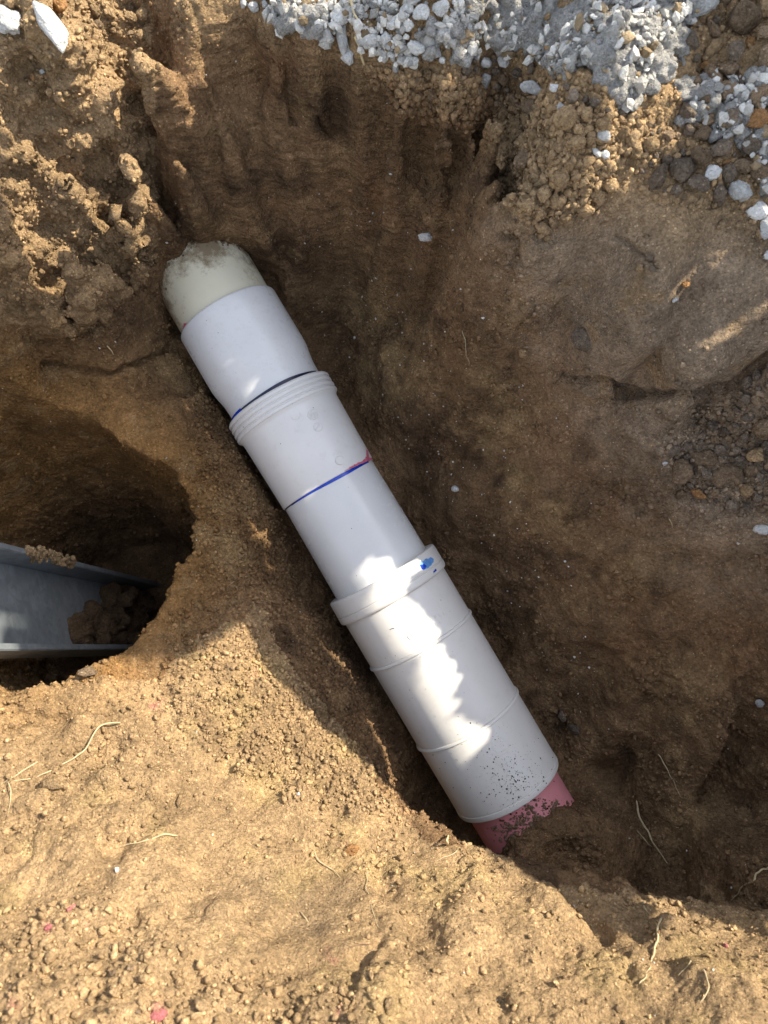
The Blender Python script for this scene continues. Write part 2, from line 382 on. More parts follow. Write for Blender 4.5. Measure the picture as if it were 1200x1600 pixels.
crumbly = np.maximum(crumbly, .9 * polym([(300,560),(420,800),(540,1000),(700,1290),(640,1290),(500,1100),(400,940),(300,880)]))
crumbly = np.maximum(crumbly, left_mass)
crumbly = np.maximum(crumbly, polym([(770,150),(1010,190),(960,270),(900,340),(860,370),(790,320)]))
crumbly = np.maximum(crumbly, .9 * polym([(500,120),(790,150),(720,180),(690,240),(640,180),(560,170)]))
smoothz = np.maximum(wallm, .8 * polym([(880,330),(1200,400),(1200,600),(1050,640),(880,560)]))
smoothz = np.maximum(smoothz, .7 * polym([(150,1330),(350,1290),(620,1380),(700,1500),(450,1560),(300,1500)], wob=30))
smoothz = np.maximum(smoothz, .6 * polym([(0,560),(270,560),(300,700),(280,740),(0,740)]))
smoothz = np.clip(smoothz, 0, 1)
c1 = worley(V, .0115, 5); c2 = worley(V, .0062, 6); c3 = worley(V, .028, 8)
d = .0030 * fbm(V, .022, 4, 23, .6) * (1 - .6 * smoothz)
d += crumbly * (1 - .85 * smoothz) * ((.62 - c1) * .0095 + (.6 - c2) * .0042 + (.6 - c3) * .009)
d += (1 - crumbly) * (1 - .9 * smoothz) * ((.6 - c2) * .0022)
d += left_mass * ((.6 - c3) * .014 + .009 * vnoise(V, .035, 77) - .014 * smooth(.25, .6, vnoise(V, .045, 78)))
# fine horizontal tears in the scraped wall
tear = fbm(V, (.045, .03, .010), 4, 55, .65)
d += wallm * (-.0050 * smooth(.35, .9, tear) + .0020 * tear)
tear2 = fbm(V @ np.array([[.6, .8, 0], [-.8, .6, 0], [0, 0, 1]]), (.06, .008, .02), 2, 56, .6)
d += polym([(0,400),(140,430),(120,560),(0,560)]) * -.004 * smooth(.1, .7, tear2)
# long cracks
def crack(poly, wdt, dep):
    global d
    q = PX + np.stack([vnoise(V, .012, 91), vnoise(V, .012, 92)], -1) * 4
    best = np.full(len(V), 1e9)
    for (x0, y0), (x1, y1) in zip(poly[:-1], poly[1:]):
        e = np.array([x1 - x0, y1 - y0], float); t = np.clip(((q - (x0, y0)) @ e) / (e @ e), 0, 1)
        best = np.minimum(best, np.linalg.norm(q - (x0, y0) - t[:, None] * e, axis=1))
    d = d - dep * np.exp(-(best / wdt) ** 2)
crack([(70,570),(120,582),(175,585),(225,565),(270,542)], 5, .016)
crack([(440,110),(447,160),(455,190)], 5, .012); crack([(495,190),(520,210),(545,228)], 5, .012)
crack([(660,690),(700,740),(725,770)], 7, .008); crack([(790,370),(810,390),(806,410)], 6, .012)
crack([(870,590),(930,600),(1000,617),(1070,624),(1150,604),(1200,562)], 8, .022)
crack([(440,660),(400,640),(360,625)], 5, .006); crack([(300,560),(345,560)], 5, .006)
crack([(960,370),(1010,400),(1030,420)], 4, .006); crack([(905,495),(930,500),(942,520)], 6, .007)
crack([(640,1440),(650,1480),(690,1520)], 4, .004); crack([(540,1560),(560,1500),(590,1470)], 9, .008); crack([(880,1380),(930,1440),(945,1460)], 10, .012)
# keep the soil off the pipe itself: see PIPE below
V = V + Nn * d[:, None]
Nn = vnormals(V, Fq)

# --- colour of the soil: tan bank, top and left mass, darker brown elsewhere, ochre in the bored hole
def lerp(a, b, t): return a + (b - a) * np.clip(t, 0, 1)[:, None]
def soil_tint(V, PX):
    big = fbm(V, .16, 3, 101); mid = fbm(V, .035, 3, 103); fine = vnoise(V, .009, 105)
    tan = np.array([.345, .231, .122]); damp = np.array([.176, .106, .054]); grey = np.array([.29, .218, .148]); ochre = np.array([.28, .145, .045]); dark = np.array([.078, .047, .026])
    bankm = inpoly(PX + 25 * mid[:, None], [(-300,1040),(250,1060),(330,1000),(400,940),(470,1060),(560,1180),(640,1290),(900,1385),(1500,1440),(1500,2200),(-300,2200)]).astype(float)
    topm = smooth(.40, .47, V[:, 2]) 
    lm = inpoly(PX + 12 * mid[:, None], [(-200,-200),(245,-200),(235,420),(150,530),(-200,480)]).astype(float)
    jit = np.stack([mid, fbm(V, .05, 2, 113)], -1) * 30; rs = 0
    for k in range(9): rs = rs + inpoly(PX + jit + np.array([math.cos(k * .698), math.sin(k * .698)]) * (25 + 9 * k), [(800,300),(1000,250),(1500,250),(1500,1000),(1000,800),(850,560),(780,420)]) / 9.
    tanm = np.maximum.reduce([bankm, topm, lm * .9])
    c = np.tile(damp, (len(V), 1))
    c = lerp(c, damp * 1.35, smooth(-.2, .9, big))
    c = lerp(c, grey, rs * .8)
    c = lerp(c, tan, tanm * .9)
    c = lerp(c, dark, (1 - tanm) * (1 - rs * .8) * smooth(.2, .95, fbm(V, .07, 3, 111)) * .8)
    hb = np.exp(-((np.hypot(V[:, 0] - HOLE[0], V[:, 1] - HOLE[1]) - HOLE_R) / .07) ** 2) * smooth(-.3, .0, V[:, 2])
    c = lerp(c, ochre, hb * .75 * (1 - bankm * .5))
    def g(u, v, r, col, k):
        nonlocal c; c = lerp(c, np.array(col), k * np.exp(-((PX[:, 0] - u) ** 2 + (PX[:, 1] - v) ** 2) / r ** 2) * smooth(-.6, .5, mid + .3))
    sand = (.30, .20, .095)
    for u, v, r, k in [(560,470,50,.8),(610,560,60,.85),(600,600,40,.6),(780,600,45,.7),(810,650,35,.6),(805,750,26,.9),(760,680,35,.7),(870,810,30,.7),(330,390,40,.5),(330,600,50,.6),(400,760,30,.5),(340,820,40,.9),(1000,880,40,.4),(1080,1290,50,.5),(1060,1080,50,.5),(930,840,30,.4),(260,560,50,.6),(370,870,30,.6)]: g(u, v, r, sand, k)
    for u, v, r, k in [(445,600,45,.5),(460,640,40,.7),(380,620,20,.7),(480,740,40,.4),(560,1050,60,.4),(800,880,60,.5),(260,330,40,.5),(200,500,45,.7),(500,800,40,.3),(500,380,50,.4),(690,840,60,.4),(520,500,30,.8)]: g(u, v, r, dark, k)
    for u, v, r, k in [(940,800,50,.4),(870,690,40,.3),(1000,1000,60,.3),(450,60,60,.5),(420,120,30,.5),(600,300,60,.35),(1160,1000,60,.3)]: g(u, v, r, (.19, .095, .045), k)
    # traces of pink marking paint
    for u, v, r in [(250,1585,14),(75,1448,9),(112,1420,7),(130,1450,10),(520,1495,12),(525,1582,9),(430,1560,7),(245,1097,9),(395,1055,7),(550,1325,14),(240,1100,8),(20,1570,9)]:
        c = lerp(c, np.array((.45, .15, .14)), .5 * np.exp(-((PX[:, 0] - u) ** 2 + (PX[:, 1] - v) ** 2) / r ** 2) * smooth(-.1, .5, fine))
    c = lerp(c, np.array((.09, .11, .15)), .8 * np.exp(-((PX[:, 0] - 385) ** 2 + (PX[:, 1] - 675) ** 2) / 18 ** 2))
    c = lerp(c, np.array([.19, .135, .082]), bankm * .65 * smooth(.15, .75, fbm(V, .13, 3, 141)))
    c = lerp(c, np.array([.40, .28, .13]), bankm * .5 * smooth(.2, .8, fbm(V, .05, 3, 143)))
    c = lerp(c, np.array([.30, .195, .095]), (1 - tanm) * .45 * smooth(.35, .9, fbm(V, .03, 4, 145, .7)))
    c *= (1 + .16 * mid + .10 * fine + .10 * big)[:, None]
    return np.clip(c, .01, .9)
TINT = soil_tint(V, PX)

# ------------------------------------------------------------------ pipe frame
AX = np.array([.5, .8660254]); QX = np.array([.8660254, -.5])      # along / across, in photo pixels = millimetres at D0
A3 = AX[0] * RT - AX[1] * UP; Q3 = QX[0] * RT - QX[1] * UP; N3 = -FWD
def off(s): return 62 + (s - 607) * 11 / 853
def axis_pt(s):
    s = np.asarray(s, float); u = s * AX[0] + off(s) * QX[0]; v = s * AX[1] + off(s) * QX[1]
    return CAM + D0 * FWD + ((u - 600) * .001)[..., None] * RT + ((800 - v) * .001)[..., None] * UP
def cyl(s, th, r):                       # th = 0 faces the lens, + towards the right wall
    s, th, r = np.broadcast_arrays(np.asarray(s, float), np.asarray(th, float), np.asarray(r, float))
    return axis_pt(s) + (r * .001)[..., None] * (np.cos(th)[..., None] * N3 + np.sin(th)[..., None] * Q3)
def uncyl(u, v, r):                      # photo pixel -> (s, th) on a cylinder of radius r mm
    h = r * .9
    for _ in range(6):
        k = (D0 * 1000 - h) / (D0 * 1000); uu = 600 + (u - 600) * k; vv = 800 + (v - 800) * k
        s = uu * AX[0] + vv * AX[1]; c = (uu * QX[0] + vv * QX[1] - off(s)) / r; c = max(-.99, min(.99, c)); h = r * math.sqrt(1 - c * c)
    return s, math.asin(c)

# push soil out of the pipe
def clear_pipe(V):
    P0 = axis_pt(607); dirv = axis_pt(1460) - P0; Ln = np.linalg.norm(dirv); dirv = dirv / Ln
    t = (V - P0) @ dirv; rad = V - P0 - t[:, None] * dirv; r = np.linalg.norm(rad, axis=1)
    R = np.where(t < 0, .0765, .094); on = (t > -.125) & (t < Ln + .06)
    up = rad @ N3 > 0
    return on, r, R, rad, up
on, r_, R_, rad_, up_ = clear_pipe(V)
m = on & (r_ < R_) & ((V - axis_pt(1460)) @ A3 < .018) & (rad_ @ N3 > -.07)
V[m] -= N3 * (rad_[m] @ N3 + .07)[:, None]      # what would stand inside the pipe sinks to the trench floor below it

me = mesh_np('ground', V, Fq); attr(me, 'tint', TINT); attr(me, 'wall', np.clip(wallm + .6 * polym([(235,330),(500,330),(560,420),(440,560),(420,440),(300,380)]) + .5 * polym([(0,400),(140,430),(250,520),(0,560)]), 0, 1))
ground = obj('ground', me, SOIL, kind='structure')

# ------------------------------------------------------------------ probes onto the finished ground
TR = np.concatenate([Fq[:, [0, 1, 2]], Fq[:, [0, 2, 3]]])
BV = BVHTree.FromPolygons(V.tolist(), Fq.tolist())
def hit(u, v):
    h = BV.ray_cast(Vector(CAM), Vector(ray(u, v)).normalized())
    return (np.array(h[0]), np.array(h[1])) if h[0] else (None, None)
#__MORE__
# ------------------------------------------------------------------ pipe line
def pvc(name, col, rough=.34, dirt=.0, dcol=(.16, .11, .07), s0=None, s1=None, side=0.):
    m, t, b, N = nodes(name); L = t.links.new
    g = N('ShaderNodeNewGeometry'); pos = g.outputs['Position']
    n1 = N('ShaderNodeTexNoise', i_Scale=14, i_Detail=4, i_Roughness=.6); L(pos, n1.inputs['Vector'])
    r1 = N('ShaderNodeMapRange', i_1=.3, i_2=.7, i_3=.95, i_4=1.03); L(n1.outputs[0], r1.inputs[0])
    c = N('ShaderNodeRGB'); c.outputs[0].default_value = (*col, 1)
    sc = N('ShaderNodeVectorMath', operation='SCALE'); L(c.outputs[0], sc.inputs[0]); L(r1.outputs[0], sc.inputs['Scale'])
    # dust film and scuffs
    n2 = N('ShaderNodeTexNoise', i_Scale=60, i_Detail=7, i_Roughness=.78); L(pos, n2.inputs['Vector'])
    r2 = N('ShaderNodeMapRange', i_1=.54, i_2=.80, i_3=0, i_4=.34); L(n2.outputs[0], r2.inputs[0])
    mx = N('ShaderNodeMix', data_type='RGBA'); L(r2.outputs[0], mx.inputs[0]); L(sc.outputs[0], mx.inputs[6]); mx.inputs[7].default_value = (.42, .36, .27, 1)
    # tiny dark grains stuck on
    vo = N('ShaderNodeTexVoronoi', i_Scale=170); L(pos, vo.inputs['Vector'])
    sep = N('ShaderNodeSeparateColor'); L(vo.outputs['Color'], sep.inputs[0])
    g1 = N('ShaderNodeMath', operation='GREATER_THAN', i_1=.972); L(sep.outputs[1], g1.inputs[0])
    g2 = N('ShaderNodeMath', operation='LESS_THAN', i_1=.12); L(vo.outputs['Distance'], g2.inputs[0])
    g3 = N('ShaderNodeMath', operation='MULTIPLY'); L(g1.outputs[0], g3.inputs[0]); L(g2.outputs[0], g3.inputs[1])
    m2 = N('ShaderNodeMix', data_type='RGBA'); L(g3.outputs[0], m2.inputs[0]); L(mx.outputs[2], m2.inputs[6]); m2.inputs[7].default_value = (.10, .07, .05, 1)
    last = m2.outputs[2]
    if dirt:
        a = N('ShaderNodeAttribute', attribute_name='soil_film')
        n3 = N('ShaderNodeTexNoise', i_Scale=70, i_Detail=9, i_Roughness=.85); L(pos, n3.inputs['Vector'])
        n4 = N('ShaderNodeTexNoise', i_Scale=16, i_Detail=3); L(pos, n4.inputs['Vector'])
        ad = N('ShaderNodeMath', operation='ADD'); L(n3.outputs[0], ad.inputs[0]); L(n4.outputs[0], ad.inputs[1])
        a2 = N('ShaderNodeMath', operation='ADD'); L(ad.outputs[0], a2.inputs[0]); L(a.outputs['Fac'], a2.inputs[1])
        r3 = N('ShaderNodeMapRange', i_1=1.16, i_2=1.40, i_3=0, i_4=dirt); L(a2.outputs[0], r3.inputs[0])
        m3 = N('ShaderNodeMix', data_type='RGBA'); L(r3.outputs[0], m3.inputs[0]); L(last, m3.inputs[6]); m3.inputs[7].default_value = (*dcol, 1)
        last = m3.outputs[2]
        rr = N('ShaderNodeMapRange', i_3=rough, i_4=.95); L(r3.outputs[0], rr.inputs[0]); L(rr.outputs[0], b.inputs['Roughness'])
    else:
        rr = N('ShaderNodeMapRange', i_1=.4, i_2=.8, i_3=rough, i_4=rough + .22); L(n2.outputs[0], rr.inputs[0]); L(rr.outputs[0], b.inputs['Roughness'])
    L(last, b.inputs['Base Color'])
    bp = N('ShaderNodeBump', i_Strength=.25, i_Distance=.0006); L(n1.outputs[0], bp.inputs['Height']); L(bp.outputs[0], b.inputs['Normal'])
    b.inputs['Specular IOR Level'].default_value = .5
    return m
def plain(name, col, rough=.5, metal=0.):
    m, t, b, N = nodes(name); L = t.links.new
    g = N('ShaderNodeNewGeometry'); n1 = N('ShaderNodeTexNoise', i_Scale=150, i_Detail=4); L(g.outputs['Position'], n1.inputs['Vector'])
    r1 = N('ShaderNodeMapRange', i_1=.3, i_2=.7, i_3=.75, i_4=1.2); L(n1.outputs[0], r1.inputs[0])
    sc = N('ShaderNodeVectorMath', operation='SCALE'); sc.inputs[0].default_value = col; L(r1.outputs[0], sc.inputs['Scale']); L(sc.outputs[0], b.inputs['Base Color'])
    b.inputs['Roughness'].default_value = rough; b.inputs['Metallic'].default_value = metal
    return m
PVC_A = pvc('white pvc cool', (.72, .715, .70), .26); PVC_B = pvc('white pvc warm', (.73, .71, .675), .30); PVC_C = pvc('white pvc pipe', (.68, .68, .665), .18)
PVC_D = pvc('white pvc slip', (.70, .675, .63), .34); CREAM = pvc('old cream pvc', (.68, .64, .48), .6, dirt=.9, dcol=(.20, .14, .075))
PINK = pvc('pink primed pvc', (.68, .26, .28), .5, dirt=.85, dcol=(.13, .08, .045))
PRIMER = plain('pink primer', (.58, .14, .19), .4); PRIMER2 = plain('pale pink primer', (.66, .42, .44), .4)
BLUE = plain('blue solvent cement', (.01, .05, .42), .25); NAVY = plain('dark joint line', (.012, .015, .05), .4); BLUE2 = plain('light blue cement', (.12, .30, .62), .4)

ORG = axis_pt(1034.)
pipe = thing('drain_pipe', 'white plastic drain pipe with glued couplings lying across the bottom of the dirt trench', 'pipe', ORG)
def lathe(name, prof, mat, parent=None, n=150, film=None, label=None):
    prof = np.array(prof, float); th = np.linspace(-math.pi, math.pi, n, endpoint=False)
    S = np.repeat(prof[:, 0], n); R = np.repeat(prof[:, 1], n); T = np.tile(th, len(prof))
    Vv = cyl(S, T, R) - ORG
    i = np.arange(len(prof) - 1)[:, None] * n; j = np.arange(n)[None]; j2 = (j + 1) % n
    Fc = np.stack([(i + j).ravel(), (i + j2).ravel(), (i + n + j2).ravel(), (i + n + j).ravel()], -1)
    me = mesh_np(name, Vv, Fc)
    if film is not None: attr(me, 'soil_film', film(S, T))
    me.set_sharp_from_angle(angle=math.radians(38)) if hasattr(me, 'set_sharp_from_angle') else None
    o = obj(name, me, mat, parent or pipe)
    if label: o['label'] = label
    return o
def seg(a, b, r0, r1, k=8): return [(a + (b - a) * i / k, r0 + (r1 - r0) * i / k) for i in range(k + 1)]

lathe('old_pipe', [(455, 0)] + seg(455, 612, 76.5, 76.5, 30), CREAM, label='old cream pipe end stained with soil', film=lambda s, t: np.clip((590 - s) / 85, -.1, .8) * .30 + .22 * smooth(-.6, -1.3, t) + .10)
lathe('sleeve', [(604.5, 76), (604.5, 80.2), (606, 81.6)] + seg(608, 694, 82.2, 82.8, 8) + [(700, 82.7), (707, 82.0), (715, 80.6), (723, 79.0), (731, 77.8), (739, 77.2)] + seg(743, 755.5, 77.0, 76.9, 3) + [(756.3, 76.4), (756.3, 72)], PVC_A, label='plain tapered sleeve joined to the old cream pipe')
cp = [(758.5, 74), (758.5, 84), (759.5, 86)]
for k in range(4):
    a = 760 + k * 8.2
    cp += [(a + .5, 87.2), (a + 1.8, 88.1), (a + 4.2, 88.2), (a + 5.7, 87.3), (a + 6.3, 85.6), (a + 7.3, 85.4), (a + 7.8, 86.2)]
cp = cp[:-1] + [(793, 84.6), (794.5, 83.6), (796, 83.0)] + seg(800, 911, 82.6, 80.0, 8) + [(912.6, 79.6), (913.2, 78.8), (913.2, 74)]
coup = lathe('ribbed_coupling', cp, PVC_B, label='coupling with four raised rings round its upper end')
lathe('pipe_section', [(904, 70)] + seg(904, 1090, 77.6, 80.3, 12), PVC_C, label='smooth glossy length of pipe between the two couplings')
body = [(1108, 84), (1113, 87.8)] + seg(1116, 1188, 88.3, 88.4, 5)
def ridge(a, w=6, h=2.6): return [(a, 88.4), (a + .7, 87.6), (a + 1.6, 88.2 + h * .8), (a + w * .5, 88.4 + h), (a + w - 1.2, 88.4 + h), (a + w - .4, 88.6 + h * .6), (a + w + .2, 88.2), (a + w + 1.2, 88.5)]
body += ridge(1190) + seg(1202, 1330, 88.5, 88.5, 6) + ridge(1332) + seg(1344, 1450, 88.4, 88.2, 6) + [(1451, 87.3), (1452.2, 87.3), (1452.8, 88.8), (1458, 89.0), (1460.5, 88.2), (1461.5, 86.5), (1461.5, 76)]
slip = lathe('slip_coupling', body, PVC_D, label='long slip coupling with two thin bands and sunlight on its top')
lathe('collar', [(1074, 80.4), (1073.6, 90.5), (1074.6, 92.4), (1077, 93.2)] + seg(1080, 1098.5, 93.4, 93.6, 3) + [(1099.2, 92.4), (1100.2, 92.4), (1100.8, 93.8), (1108, 93.9), (1111, 93.2), (1112.8, 91.0), (1113.4, 87.6)], PVC_D, slip)
lathe('buried_pipe', seg(1452, 1640, 77.5, 77.5, 30), PINK, label='end of pipe stained pink with primer and going under the soil', film=lambda s, t: -.25 + np.clip((s - 1535) / 60, -.3, .5) + .25 * smooth(.4, -.4, t) * smooth(1470, 1520, s))

def on_pipe(name, mesh_V, Fc, mat, parent, label=None, **kw):
    o = obj(name, mesh_np(name, mesh_V - ORG, Fc), mat, parent, **kw)
    if label: o['label'] = label
    return o
def patch(name, poly, r, mat, parent=None, step=.8, lift=.25, wob=1.2, seed=0, label=None):
    P = np.array([uncyl(u, v, r if not callable(r) else r(0)) for u, v in poly])
    s0, s1 = P[:, 0].min(), P[:, 0].max(); t0, t1 = P[:, 1].min(), P[:, 1].max(); dt = step / 85
    a = np.arange(s0 - 2, s1 + 2, step); b = np.arange(t0 - dt * 2, t1 + dt * 2, dt); SS, TT = np.meshgrid(a, b, indexing='ij')
    q = np.stack([SS.ravel(), TT.ravel() * 85], -1); q3 = np.concatenate([q, q[:, :1] * 0 + seed], 1)
    qq = q + np.stack([vnoise(q3, 3.5, seed + 5), vnoise(q3, 3.5, seed + 6)], -1) * wob
    ins = inpoly(qq, [(p[0], p[1] * 85) for p in P]).reshape(SS.shape)
    id_ = np.arange(SS.size).reshape(SS.shape); c = ins[:-1, :-1] & ins[1:, :-1] & ins[1:, 1:] & ins[:-1, 1:]
    Fc = np.stack([id_[:-1, :-1][c], id_[:-1, 1:][c], id_[1:, 1:][c], id_[1:, :-1][c]], -1)
    if not len(Fc): return
    u_, inv = np.unique(Fc, return_inverse=True)
    return on_pipe(name, cyl(SS.ravel()[u_], TT.ravel()[u_], r + lift), inv.reshape(Fc.shape), mat, parent or pipe, label)
def band(name, fn, th0, th1, r, mat, parent, n=70, lift=0, label=None):      # strip round a joint: fn(th) -> (s0, s1)
    th = np.linspace(th0, th1, n); s0, s1 = np.array([fn(t) for t in th]).T
    Vv = np.concatenate([cyl(s0, th, r + lift), cyl(s1, th, r + lift)]); i = np.arange(n - 1)
    return on_pipe(name, Vv, np.stack([i, i + 1, i + 1 + n, i + n], -1), mat, parent, label)
def bulge(t, c, w): return math.exp(-((t - c) / w) ** 2)
band('joint_gap', lambda t: (755.6, 759.4), -1.5, 1.5, 78.3, NAVY, coup)
band('cement_line', lambda t: (752.8, 758.7), -1.45, -.72, 78.7, BLUE, coup, label='blue cement at the left of the joint')
band('joint_gap', lambda t: (754.4 - 2.0 * bulge(t, .35, .5), 758.6), -.75, 1.2, 78.5, NAVY, coup)
band('cement_line', lambda t: (912.9, 915.6 + 2.6 * bulge(t, .35, .6)), -.9, 1.16, 78.4, BLUE, coup, label='bright blue cement line below the ribbed coupling')
band('joint_gap', lambda t: (912.9, 914.9), -1.45, -.7, 78.5, NAVY, coup)
band('joint_gap', lambda t: (604.0, 605.6), -1.3, 1.4, 77.6, NAVY, pipe)
patch('primer_smear', [(284, 533), (287, 505), (298, 503), (302, 512), (290, 528)], 76.7, PRIMER, label='pink primer on the cream pipe', seed=1)
patch('primer_smear', [(299, 497), (304, 494), (304, 500), (300, 502)], 76.7, PRIMER, wob=.4)
patch('primer_smear', [(378, 645), (388, 634), (402, 624), (425, 612), (430, 612), (404, 629), (384, 646)], 77.9, PRIMER2, label='faint pink primer above the ribbed coupling', seed=2)
patch('primer_smear', [(528, 742), (545, 731), (551, 726), (566, 720), (572, 713), (571, 701), (575, 704), (577, 715), (586, 714), (583, 719), (560, 727)], 80.4, PRIMER, coup, wob=1.5, seed=4, label='bright pink primer at the lower right of the ribbed coupling')
patch('primer_smear', [(452, 632), (470, 622), (474, 626), (455, 638)], 82.8, PRIMER2, coup, wob=2, seed=5)
patch('cement_smear', [(656, 884), (657, 878), (664, 874), (672, 870), (678, 873), (677, 880), (668, 888), (660, 891)], 93.5, BLUE2, slip, wob=1.2, seed=6, label='blue cement thumbprint on the collar')
patch('cement_smear', [(656, 884), (661, 881), (668, 884), (662, 891)], 93.6, BLUE, slip, wob=2.0, seed=7)
patch('cement_smear', [(676, 894), (681, 889), (683, 892), (678, 897)], 93.9, BLUE, slip, wob=1.2, seed=8)
# raised lettering and marks moulded in the plastic (worn, mostly unreadable)
def strokes(lines, r, rad=.55, close=False):
    Vs, Fs, n0 = [], [], 0
    for ln in lines:
        ps = [uncyl(u, v, r) for u, v in ln]; S = np.array([p[0] for p in ps]); T = np.array([p[1] for p in ps]); k = 6; ring = np.linspace(0, 2 * math.pi, k, endpoint=False)
        ds = np.gradient(S); dt = np.gradient(T) * r; ln_ = np.hypot(ds, dt) + 1e-9; ns, ntt = -dt / ln_, ds / ln_
        Vr = [cyl(S + ns * rad * math.cos(a), T + ntt * rad * math.cos(a) / r, r + rad * .8 * math.sin(a)) for a in ring]
        Vs.append(np.stack(Vr, 1).reshape(-1, 3)); i = np.arange(len(S) - 1)[:, None] * k; j = np.arange(k)[None]; j2 = (j + 1) % k
        Fs.append(np.stack([(i + j).ravel(), (i + j2).ravel(), (i + k + j2).ravel(), (i + k + j).ravel()], -1) + n0); n0 += len(S) * k
    return np.concatenate(Vs), np.concatenate(Fs)
def arc(cu, cv, r, a0=0, a1=360, n=22): return [(cu + r * math.cos(math.radians(a)), cv + r * math.sin(math.radians(a))) for a in np.linspace(a0, a1, n)]
def glyphs(u0, v0, n, h, gap, seed, dirv=(.866, -.5)):
    rg = np.random.default_rng(seed); out = []; dx = np.array(dirv); dy = np.array([-dirv[1], dirv[0]])
    forms = [[(0, 0), (0, 1)], [(0, 1), (.35, 0), (.7, 1)], [(0, 0), (.6, 0), (.6, 1), (0, 1), (0, 0)], [(0, 0), (0, 1), (.6, 1)], [(0, .5), (.6, .5)], [(.6, 0), (0, .3), (.6, .7), (0, 1)], [(0, 1), (0, 0), (.6, .4), (0, .5)]]
    for i in range(n):
        f = forms[rg.integers(len(forms))]; out.append([tuple(np.array([u0, v0]) + dx * (i * gap + a * h * .8) + dy * (b - .5) * h) for a, b in f])
    return out
on_pipe('moulded_mark', *strokes([arc(645, 991, 8.5, 20, 320), arc(647, 990, 4.5, -60, 220, 14), arc(655, 983, 3, 0, 360, 10)] + glyphs(661, 976, 6, 5.5, 7.2, 5) + glyphs(664, 985, 5, 4, 6.2, 8), 88.4, .75), PVC_D, slip, 'worn raised maker mark moulded on the slip coupling')
on_pipe('moulded_mark', *strokes([[(672, 1033), (680, 1034), (677, 1041)], [(684, 1030), (689, 1043), (694, 1049)], [(692, 1026), (699, 1040), (695, 1048)], [(671, 1042), (678, 1044)]], 88.5, .75), PVC_D, slip, 'raised arrow shaped mark on the slip coupling')
on_pipe('moulded_mark', *strokes([arc(779, 1165, 15, 0, 360, 26), arc(779, 1165, 11, 30, 330)] + glyphs(765, 1172, 5, 5, 6.5, 3), 88.3, .35), PVC_D, slip, 'faint round moulded mark near the low end')
def tip(cu, cv, r, n=6): return [[(cu + r * .25 * math.cos(a), cv + r * .25 * math.sin(a)), (cu + r * math.cos(a), cv + r * math.sin(a))] for a in np.linspace(0, 2 * math.pi, n, endpoint=False)]
on_pipe('moulded_mark', *strokes([arc(461.5, 648, 7.5)], 82.4, .55), PVC_B, coup)
on_pipe('moulded_mark', *strokes([arc(488.5, 648, 8, n=12)] + tip(488.5, 648, 7.5, 9) + [arc(488.5, 648, 4.5)], 82.4, .6), PVC_B, coup, 'raised snowflake mark beside a small ring')
on_pipe('moulded_mark', *strokes([arc(497, 667, 6.8), [(493, 671), (499, 663)], [(496, 663), (499, 663), (499, 667)]], 82.1, .6), PVC_B, coup)
on_pipe('moulded_mark', *strokes([arc(531, 719, 7, 60, 330)], 81.1, .5), PVC_B, coup)
on_pipe('moulded_mark', *strokes([arc(425, 730, 9)], 81, .38), PVC_B, coup)
on_pipe('moulded_mark', *strokes([[(441, 595), (442, 600), (445, 604), (444, 607)]], 78.2, .35), NAVY, pipe, 'dark hair stuck beside the joint')
on_pipe('pen_mark', *strokes([[(609, 984), (613, 982), (616, 982)]], 88.4, .45), NAVY, slip)

# ------------------------------------------------------------------ clods, stones, crumbs
import bmesh
def ico(sub):
    bm = bmesh.new(); bmesh.ops.create_icosphere(bm, subdivisions=sub, radius=1)
    Vv = np.array([v.co for v in bm.verts]); Fc = np.array([[v.index for v in f.verts] for f in bm.faces]); bm.free(); return Vv, Fc
ICO = {k: ico(k) for k in (1, 2, 3, 4)}
def clod_mesh(name, mat, sub=4, seed=0, rough=.16, facets=0, grain=.05):
    Vv, Fc = ICO[sub]; rg = np.random.default_rng(seed); P = Vv.copy()
    for _ in range(facets):
        nrm = rg.normal(size=3); nrm /= np.linalg.norm(nrm); dd = rg.uniform(.55, .85); h = P @ nrm - dd; P = P - np.where(h > 0, h * .93, 0)[:, None] * nrm
    r = 1 + rough * fbm(Vv + seed * 3.1, 1.0, 3, seed) + grain * fbm(Vv + seed, .28, 2, seed + 9) + grain * (.6 - worley(Vv + seed, .33, seed))
    me = mesh_np(name, P * r[:, None] * .9, Fc); me.materials.append(mat); return me
M_CLOD = soil_material('clod', False, (.225, .155, .095), speck=True); M_CLODG = soil_material('grey clod', False, (.19, .145, .105)); M_CLODT = soil_material('tan clod', False, (.32, .215, .115))
M_OCH = soil_material('ochre clod', False, (.34, .18, .075), speck=False); M_WHITE = soil_material('white stone', False, (.56, .55, .52), speck=False, tone=(.82, 1.12), bump=.8)
M_CRUST = soil_material('white crust', False, (.56, .535, .49), speck=False, tone=(.62, 1.15), bump=1.6); M_DARK = soil_material('wet clod', False, (.06, .04, .027))
M_DAMP = soil_material('damp clod', False, (.13, .083, .047)); M_PINKC = soil_material('pink crumb', False, (.42, .14, .14), speck=False)
